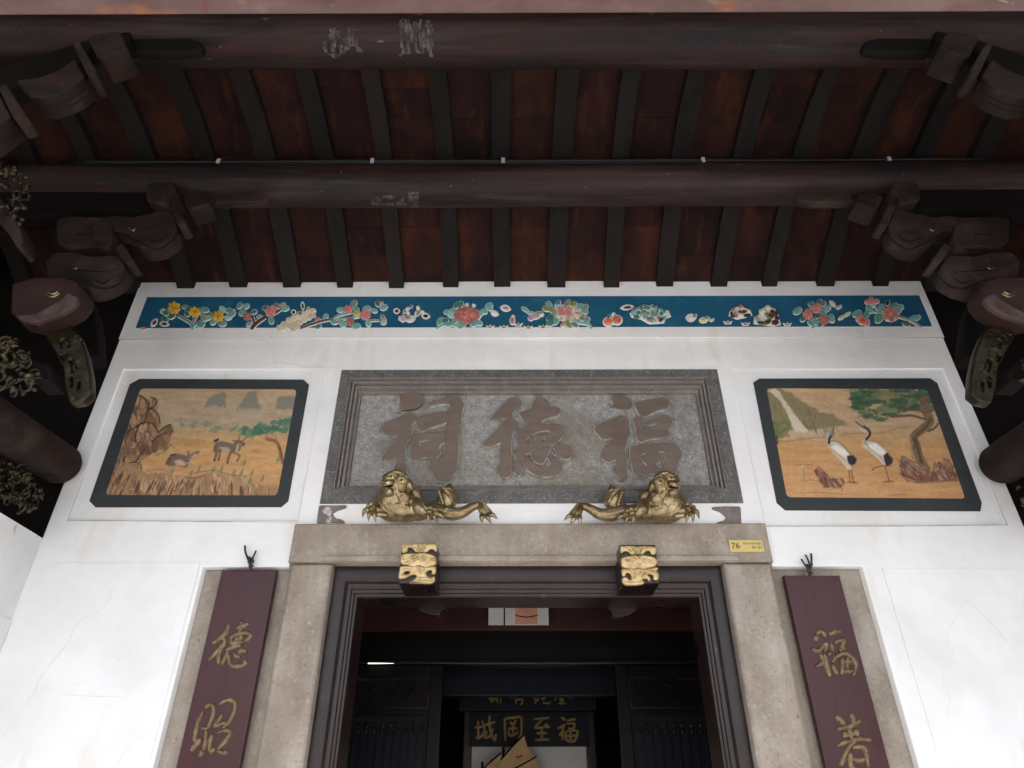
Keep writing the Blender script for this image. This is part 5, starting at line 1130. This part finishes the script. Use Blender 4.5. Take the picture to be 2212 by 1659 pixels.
# ------------------------------------------------------------------ bracket sets under the purlin ends
MIR = 2301.0
def mirror(pts): return [(MIR - a, b) for a, b in pts]
GROOVES = {'lower_arm': {-.86: [([(135, 602), (170, 604), (215, 622), (250, 618), (272, 598)], 'dark_wood'), ([(140, 583), (180, 584), (240, 588)], 'dark_wood'), ([(150, 577), (160, 582), (168, 577)], 'gold'), ([(205, 606), (225, 612), (238, 602)], 'dark_wood')]},
           'upper_arm': {-.86: [([(165, 507), (260, 505), (330, 538), (360, 530), (384, 508)], 'dark_wood'), ([(160, 540), (215, 540)], 'dark_wood'), ([(276, 492), (286, 498), (294, 493)], 'gold'), ([(310, 512), (340, 522), (362, 506)], 'dark_wood')], -1.70: [([(90, 230), (140, 222), (185, 192)], 'dark_wood'), ([(100, 240), (150, 230), (192, 204)], 'dark_wood')]}}
def bracket_set(lab, sgn, polys, base):
    q = P(*(base if sgn < 0 else mirror([base])[0]), polys[0][2])
    t = thing('bracket_set', q, lab, 'bracket', 'stepped brackets carrying the purlin ends')
    for nm, pts, y, th, mt, bv in polys:
        p = pts if sgn < 0 else mirror(pts)[::-1]
        o = pxplate(nm, [p], y, th, M[mt], t, bv, 1, y + th * .8)
        if nm in GROOVES:
            for gp, gm in GROOVES[nm].get(polys[0][2], []):
                relief_each('carved_groove' if gm == 'dark_wood' else 'gilt_fleck', [gp if sgn < 0 else mirror(gp)], 2.6 if gm == 'dark_wood' else 3.4, y - .0002, .0035, M[gm], o, .4)
YA, YB2 = -.86, -1.70
LOW = [('lower_arm', [(118,590),(135,570),(180,568),(215,578),(262,575),(280,584),(287,602),(270,625),(245,640),(215,648),(200,647),(180,632),(150,624),(124,618)], YA, .10, 'bracket', .006),
       ('upper_arm', [(140,500),(160,492),(245,494),(270,490),(300,494),(340,486),(380,476),(394,500),(397,515),(385,540),(355,556),(330,560),(315,558),(300,538),(280,522),(227,522),(226,556),(160,557),(142,548)], YA - .005, .10, 'bracket', .006),
       ('bearing_block', [(338,458),(345,436),(395,432),(402,450),(384,462),(382,479),(340,472)], YA - .02, .16, 'bracket', .005),
       ('bearing_block', [(225,552),(228,520),(268,522),(272,552),(262,572),(228,572)], YA - .02, .16, 'bracket', .005),
       ('block_cheek', [(381,470),(394,462),(416,508),(399,513)], YA - .05, .10, 'bracket', .005),
       ('block_cheek', [(265,560),(280,548),(307,590),(290,594)], YA - .05, .10, 'bracket', .005),
       ('tip_block', [(410,455),(440,445),(462,449),(469,467),(440,477),(422,483)], YA + .02, .12, 'bracket', .006),
       ('tie_beam', [(-60,420),(342,428),(340,470),(180,476),(-60,498)], YA + .06, .08, 'dark_wood', .004),
       ('tongue', [(470,432),(560,428),(582,434),(586,442),(560,448),(470,448)], YA + .0, .05, 'bracket', .006)]
UPP = [('upper_arm', [(60,212),(110,206),(150,190),(183,166),(206,204),(180,226),(150,242),(120,250),(90,248)], YB2, .10, 'bracket', .006),
       ('lower_arm', [(-60,236),(10,238),(28,246),(53,292),(25,312),(0,332),(-60,340)], YB2, .10, 'bracket', .006),
       ('bearing_block', [(-60,205),(60,165),(150,135),(200,118),(296,96),(298,118),(220,124),(186,168),(110,208),(30,222),(-60,240)], YB2 + .05, .08, 'dark_wood', .006),
       ('block_cheek', [(180,136),(193,128),(231,194),(226,201),(211,200)], YB2 - .05, .10, 'bracket', .005),
       ('block_cheek', [(25,230),(40,220),(81,284),(56,293)], YB2 - .05, .10, 'bracket', .005),
       ('tip_block', [(213,127),(240,119),(275,114),(286,122),(298,150),(275,160),(245,171),(235,170)], YB2 - .02, .12, 'bracket', .006),
       ('tongue', [(296,98),(415,97),(440,104),(446,112),(440,120),(415,126),(300,128)], YB2 + .03, .04, 'dark_wood', .008)]
bracket_set('stepped timber bracket under the left end of the purlin nearer the wall', -1, LOW, (200, 650))
bracket_set('stepped timber bracket under the right end of the purlin nearer the wall', 1, LOW, (200, 650))
bracket_set('stepped timber bracket at top left under the purlin nearer the eaves', -1, UPP, (60, 300))
bracket_set('stepped timber bracket at top right under the purlin nearer the eaves', 1, UPP, (60, 300))

# ------------------------------------------------------------------ carved members over the side walls
def carve(name, region, y, n, r, mat_, seed):
    """pierced foliage: many small curved lobes filling a region of the plane y"""
    g = random.Random(seed); bm = bmesh.new()
    xs = [p[0] for p in region]; ys = [p[1] for p in region]
    def inside(x, yv):
        c = False
        for (x0, y0), (x1, y1) in zip(region, region[1:] + region[:1]):
            if (y0 > yv) != (y1 > yv) and x < (x1 - x0) * (yv - y0) / (y1 - y0) + x0: c = not c
        return c
    k = 0
    while k < n:
        x, v = g.uniform(min(xs), max(xs)), g.uniform(min(ys), max(ys))
        if not inside(x, v): continue
        k += 1
        q = P(x, v, y - g.uniform(0, .03)); R = Matrix.Rotation(g.uniform(0, 6.28), 4, 'Y') @ Matrix.Rotation(g.uniform(-.5, .5), 4, 'X')
        a = g.uniform(.7, 1.3) * r
        if k % 3 == 0:                                     # curled scroll
            c = [q + R @ Vector((a * (2.2 - .26 * j) * math.cos(j * .75), -.002 * j, a * (2.2 - .26 * j) * math.sin(j * .75))) for j in range(8)]
            tube(bm, c, [a * (.46 - .03 * j) for j in range(8)], 7)
        elif k % 3 == 1:                                   # pointed leaf with a mid rib
            c = [q + R @ Vector((a * 2.6 * (j / 5 - .5), -.5 * a * math.sin(j / 5 * 3.1), a * .5 * math.sin(j * .6))) for j in range(6)]
            tube(bm, c, [a * w_ for w_ in (.12, .5, .68, .6, .38, .08)], 8)
        else:
            ball(bm, q, (a * .8, a * .6, a * .8), R, 2)
    return remeshed(name, bm, .0042, 1)
for sgn, side_w in ((-1, 'left'), (1, 'right')):
    def S(pts): return pts if sgn < 0 else [(MIR - 8 - a, b) for a, b in pts][::-1]
    def s1(p): return S([p])[0]
    mid = P(*s1((125, 700)), -.95)
    t = thing('carved_beam_end', mid, 'red-brown rounded beam end with pale lower edge painted as lit, beside the %s end of the frieze' % side_w, 'beam end', 'carved beam ends over the side walls')
    pxplate('rounded_end', [S([(50,640),(100,625),(160,624),(190,634),(200,650),(195,666),(180,684),(140,706),(95,719),(62,712),(48,700)])], -.95, .12, M['drum'], t, .012, 1, -.86)
    pxplate('lower_edge', [S([(55,705),(100,700),(150,672),(168,655),(190,668),(178,684),(140,706),(95,719),(70,716)])], -.957, .03, M['drum_rim'], t, .005, 1, -.88)
    relief_each('gilt_scroll', [S([(96, 634), (112, 642), (130, 634)]), S([(100, 630), (114, 636), (126, 630)])], 3, -.9515, .006, M['gold'], t, .5)
    o = pxplate('side_rail', [S([(-20, 420), (6, 424), (66, 520), (69, 552), (58, 560), (40, 530), (-20, 462)])], -1.15, .1, M['bracket'], None, .006, 1, -1.08)
    tag(o, 'slanting dusty rail at the %s edge above the beam end' % side_w, 'rail', 'slanting rails at the picture edges')
    tt = thing('curved_strut', P(*s1((220, 790)), -.6), 'dark curved strut behind the %s beam end, next to the wall' % side_w, 'strut', 'curved struts at the wall corners')
    pxplate('strut_body', [S([(150,640),(195,645),(213,668),(226,700),(234,745),(237,800),(215,806),(190,795),(185,740),(160,695)])], -.60, .10, M['dark_wood'], tt, .01, 1, -.48)
    g = thing('pierced_bracket', P(*s1((165, 868)), -.85), 'gilded pierced curved bracket below the %s beam end' % side_w, 'bracket', 'pierced gilded brackets')
    pp_ = pxplate('pierced_panel', [S([(98,722),(150,702),(170,722),(185,762),(194,808),(196,850),(176,866),(150,870),(141,840),(136,792),(120,762)]),
                              S([(128,738),(138,730),(150,738),(152,750),(140,748),(132,754)]), S([(148,778),(158,774),(166,796),(158,806)]), S([(166,822),(173,822),(174,846),(167,846)]), S([(150,812),(156,814),(158,836),(152,838)]), S([(128,768),(138,764),(142,776),(136,786)])],
            -.85, .05, M['gold_dark'], g, .005, 1)
    mobj('relief_foliage', carve('relief_foliage', S([(105,724),(148,708),(165,725),(180,765),(190,810),(190,846),(172,858),(155,862),(146,835),(140,790),(126,760)]), -.853, 16, .008, M['gold_dark'], 9), M['gold_dark'], pp_, True)
    bm = bmesh.new()
    e0 = P(*s1((143, 1011)), -.012); e1 = P(*s1((-75, 872)), -.75); d_ = (e1 - e0)
    tube(bm, [e0 + d_ * k for k in (0, .02, .06, .3, .6, 1)], [.07, .092, .104, .106, .106, .106], 28)
    o = bobj('round_tie_beam', bm, M['bracket'], None, True)
    tag(o, 'thick round timber beam running into the wall at %s' % side_w, 'beam', 'round beams above the side walls')
    regs = [([(-20,735),(30,735),(62,760),(88,775),(78,800),(84,836),(60,862),(25,850),(-20,800)], -.98, 70, .015, 'gilded foliage carving hanging at the %s edge below the beam end'),
            ([(-30,345),(40,350),(62,385),(66,420),(60,470),(50,492),(20,470),(-30,430)], -1.25, 60, .015, 'gilded flower carving high at the %s edge'),
            ([(-40,985),(0,990),(60,1022),(95,1045),(92,1075),(66,1105),(20,1085),(-40,1058)], -.32, 110, .014, 'gilded lattice carving under the round beam at %s')]
    for k, (rg_, yy, n_, r_, lab) in enumerate(regs):
        o = mobj('gilded_carving', carve('gilded_carving', S(rg_), yy, n_, r_, None, 30 + k), M['gold_dark'], None, True)
        tag(o, lab % side_w, 'carving', 'gilded carvings over the side walls')
    o = pxplate('stone_pendant', [S([(56,795),(72,776),(102,782),(114,800),(108,822),(70,824)])], -.9, .12, M['dark_wood'], None, .012, 1)
    tag(o, 'small dark wooden boss between the gilded carvings at %s' % side_w, 'boss')

# ------------------------------------------------------------------ the hall seen through the doorway
hall = thing('temple_hall', (0, 4, 0), 'dark timber hall interior behind the doorway', 'room')
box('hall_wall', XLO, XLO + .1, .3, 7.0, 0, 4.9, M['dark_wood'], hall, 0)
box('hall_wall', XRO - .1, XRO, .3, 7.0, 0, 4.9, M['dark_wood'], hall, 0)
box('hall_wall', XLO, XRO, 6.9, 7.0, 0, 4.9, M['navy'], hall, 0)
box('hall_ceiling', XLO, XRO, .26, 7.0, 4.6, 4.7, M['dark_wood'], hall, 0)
YI = 1.9
zi = lambda py, y: P(1146, py, y).z
o = box('red_transom', XLO + .1, XRO - .1, 1.62, 1.68, zi(1361, 1.62), zi(1361, 1.62) + .9, M['red_board'], None, .003)
tag(o, 'dark red board high inside the doorway', 'board')
tb = thing('inner_lintel', (0, YI, zi(1436, YI)), 'broad black lintel beam across the inside of the doorway', 'beam')
box('lintel_beam', XLO + .1, XRO - .1, YI, YI + .2, zi(1434, YI) + .006, zi(1355, YI), M['screen'], tb, .006)
box('lintel_moulding', XLO + .1, XRO - .1, YI - .03, YI - .002, zi(1436, YI), zi(1428, YI), M['frame_wood'], tb, .006)
sg = thing('hanging_notice', P(1120, 1350, 1.52), 'white notice card with a peach picture, hanging over the inner lintel', 'sign')
yS = 1.52
a0, a1 = P(1055, 1330, yS), P(1185, 1330, yS)
box('notice_card', a0.x, P(1088, 1330, yS).x, yS, yS + .01, zi(1350, yS), zi(1290, yS), M['panel_white'], sg, .001)
box('notice_card', P(1091, 1330, yS).x, a1.x, yS, yS + .01, zi(1350, yS), zi(1290, yS), M['panel_white'], sg, .001)
box('peach_picture', P(1113, 1330, yS).x, P(1161, 1330, yS).x, yS - .004, yS - .001, zi(1348, yS), zi(1295, yS), M['peach'], sg, .001)
bm = bmesh.new(); relief(bm, [[(1113, 1329), (1137, 1333), (1162, 1329)]], 2.6, yS - .0045, .001, .8); bobj('dark_line', bm, M['dark_wood'], sg)

def screen(x0p, x1p, lab):
    y = YI - .01
    xa, xb = P(x0p, 1440, y).x, P(x1p, 1440, y).x
    t = thing('folding_screen', ((xa + xb) / 2, y, .05), lab, 'screen door', 'black screen doors inside')
    zt = zi(1437, y); st = .085
    box('stile', xa, xa + st, y, y + .05, .05, zt, M['screen'], t, .005); box('stile', xb - st, xb, y, y + .05, .05, zt, M['screen'], t, .005)
    zr_ = [zt, zi(1462, y), zi(1531, y), zi(1545, y)]
    box('top_rail', xa + st, xb - st, y + .004, y + .05, zr_[1], zt, M['screen'], t, .004); box('middle_rail', xa + st, xb - st, y + .004, y + .05, zr_[3], zr_[2], M['screen'], t, .004)
    up = box('upper_panel', xa + st, xb - st, y + .024, y + .04, zr_[2], zr_[1], M['screen'], t, .002)
    plate('panel_bead', [rect(xa + st, xb - st, zr_[2], zr_[1]), rect(xa + st + .018, xb - st - .018, zr_[2] + .018, zr_[1] - .018)], y + .012, .012, M['frame_wood'], t, .003)
    g = random.Random(int(x0p))
    for k in range(16):
        q = Vector((g.uniform(xa + st + .05, xb - st - .05), y + .022, g.uniform(zr_[2] + .04, zr_[1] - .03)))
        bm = bmesh.new(); ball(bm, q, (.022, .006, .010), Matrix.Rotation(g.uniform(0, 3), 4, 'Y'), 2)
        bobj('carved_petal', bm, M['screen'], up, True)
    n = 13
    for k in range(n):
        x = xa + st + .012 + (xb - xa - 2 * st - .024) * k / (n - 1)
        box('lattice_bar', x - .007, x + .007, y + .014, y + .03, .3, zi(1572, y), M['screen'], t, .002)
    for k in range(n - 1):
        x = xa + st + .012 + (xb - xa - 2 * st - .024) * (k + .5) / (n - 1)
        for zz in (zi(1566, y), zi(1580, y)): 
            bm = bmesh.new(); ball(bm, (x, y + .012, zz), (.011, .008, .016), None, 2); bobj('lattice_boss', bm, M['gold_dark'], t, True)
    box('lower_panel', xa + st, xb - st, y + .03, y + .04, .05, zr_[3], M['navy'], t, 0)
screen(700, 957, 'black lacquered screen door inside, left of the gap')
screen(1328, 1610, 'black lacquered screen door inside, right of the gap')
glow = mk('daylight_glow', [(0, (1, 1, 1)), (1, (1, 1, 1))], 1, bump=0)  # glowing strip added in place of daylight through a gap over the screen
glow.node_tree.nodes['Principled BSDF'].inputs['Emission Color'].default_value = (1, .97, .92, 1); glow.node_tree.nodes['Principled BSDF'].inputs['Emission Strength'].default_value = .55
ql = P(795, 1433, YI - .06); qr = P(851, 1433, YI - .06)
bm = bmesh.new(); tube(bm, [ql, (ql + qr) / 2, qr], [.0042, .0036, .001], 10); o = bobj('daylight_slit', bm, glow, None, True)
tag(o, 'thin glowing strip standing in for daylight through a gap above the left screen door', 'glow')

ib = thing('navy_beam', P(1146, 1500, 2.6), 'navy blue beam across the gap between the screens', 'beam')
box('beam_body', P(900, 1480, 2.6).x, P(1400, 1480, 2.6).x, 2.6, 2.75, zi(1501, 2.6), zi(1430, 2.6), M['navy'], ib, .006)
box('beam_edge', P(900, 1480, 2.6).x, P(1400, 1480, 2.6).x, 2.59, 2.599, zi(1503, 2.6), zi(1499, 2.6), M['frame_wood'], ib, .002)
ci = crop(1824, 2688, .140625)
YP = 3.4
def name_board(lab, z0p, z1p, x0p, x1p, y, chars, w):
    xa, xb = P(x0p, 1560, y).x, P(x1p, 1560, y).x
    t = thing('name_board', ((xa + xb) / 2, y, zi(z0p, y)), lab, 'sign')
    bd = box('board', xa, xb, y, y + .04, zi(z0p, y), zi(z1p, y), M['navy'], t, .004)
    for ch in chars:
        bm = bmesh.new(); relief(bm, [ci(p) for p in ch], w * .140625, y - .0005, .012, .7, .08); bobj('gilded_character', bm, M['gold_letter'], bd, True)
name_board('navy board with the gilded lower halves of four characters below the navy beam', 1535, 1440, 990, 1290, YP - .15,
           [[[(505,375),(520,412),(570,400),(640,385)],[(540,390),(545,475)],[(590,390),(580,455)],[(618,380),(642,480)],[(680,360),(690,490)],[(715,380),(765,378)]],
            [[(848,412),(892,370)],[(920,370),(920,490)],[(930,425),(1000,418)],[(1020,370),(1018,480),(985,495)]],
            [[(1175,395),(1245,378)],[(1222,380),(1222,492)],[(1262,400),(1250,455)],[(1300,400),(1375,385),(1322,432)],[(1330,470),(1432,482),(1438,440)]],
            [[(1515,432),(1565,372)],[(1590,400),(1662,392)],[(1588,435),(1662,430)],[(1625,370),(1625,480)],[(1575,482),(1685,480)],[(1705,372),(1785,402)]]], 30)
name_board('navy board with four gilded characters in the gap between the screens', 1612, 1537, 1015, 1272, YP,
           [[[(340,740),(342,1000)],[(285,855),(440,828)],[(298,1015),(440,955)],[(400,745),(432,830)],[(430,820),(605,762)],[(518,670),(515,800),(545,960),(602,1065)],[(440,830),(420,950),(330,1032)],[(480,900),(430,1012)],[(572,860),(520,980),(420,1012)],[(612,950),(600,1050)]],
            [[(762,1055),(750,800),(760,718),(880,702),(1000,702),(1008,860),(1000,960),(955,1022)],[(830,760),(872,822)],[(922,740),(880,822)],[(800,872),(942,860)],[(810,982),(900,962),(962,900)],[(880,822),(880,982)],[(810,900),(820,982)]],
            [[(1200,722),(1440,702)],[(1330,730),(1220,852),(1420,832)],[(1370,790),(1432,862)],[(1320,862),(1320,1040)],[(1238,942),(1400,932)],[(1208,1042),(1432,1032)]],
            [[(1620,690),(1682,742)],[(1560,872),(1680,802)],[(1650,802),(1640,1052)],[(1650,882),(1590,982)],[(1700,742),(1842,722)],[(1700,792),(1820,792),(1800,862),(1720,862)],[(1690,912),(1862,902),(1820,1052),(1700,1042),(1690,922)],[(1762,912),(1762,1040)],[(1700,982),(1842,972)]]], 44)
ap = thing('display_panel', P(1146, 1659, YP + .1), 'off-white panel in a dark frame behind the junk model', 'panel')
box('white_panel', P(1019, 1640, YP + .1).x, P(1267, 1640, YP + .1).x, YP + .1, YP + .13, .8, zi(1610, YP + .1), M['panel_white'], ap, .002)
for xp0, xp1 in ((1000, 1018), (1268, 1288)): box('frame_post', P(xp0, 1640, YP + .06).x, P(xp1, 1640, YP + .06).x, YP + .03, YP + .14, .2, zi(1537, YP + .06), M['frame_wood'], ap, .006)
jn = thing('junk_model', P(1120, 1700, YP - .3), 'model junk with tan sails, cut off at the bottom edge', 'model ship')
yj = YP - .3
pxplate('sail', [ci([(1045, 960), (1090, 1130), (1150, 1230), (1230, 1300), (1060, 1400), (900, 1480), (640, 1560), (680, 1370), (760, 1260), (850, 1150), (960, 1040)])], yj, .012, M['sail'], jn, .002)
pxplate('sail', [ci([(1220, 1320), (1290, 1500), (1330, 1700), (880, 1760), (880, 1500), (1060, 1410)])], yj - .004, .012, M['sail'], jn, .002)
pxplate('sail', [ci([(680, 1240), (690, 1340), (650, 1500), (560, 1760), (380, 1760), (420, 1470)])], yj + .03, .012, M['sail'], jn, .002)
for a in ([(730, 1150), (725, 1400), (720, 1800)], [(405, 1380), (400, 1800)]): bm = bmesh.new(); tube(bm, [P(*q, yj + .02) for q in ci(a)], .011, 8); bobj('mast', bm, M['dark_wood'], jn, True)
for a in ([(1240, 1295), (1060, 1400), (880, 1490), (640, 1570)], [(1045, 965), (860, 1150), (690, 1350)], [(690, 1240), (430, 1470)]): bm = bmesh.new(); tube(bm, [P(*q, yj - .006) for q in ci(a)], .006, 6); bobj('batten', bm, M['dark_wood'], jn, True)
bm = bmesh.new(); relief(bm, [ci([(920, 1300), (960, 1308), (1000, 1295), (1030, 1278)])], 5, yj - .0005, .002, .7, .2); bobj('red_mark', bm, M['seal_red'], jn)
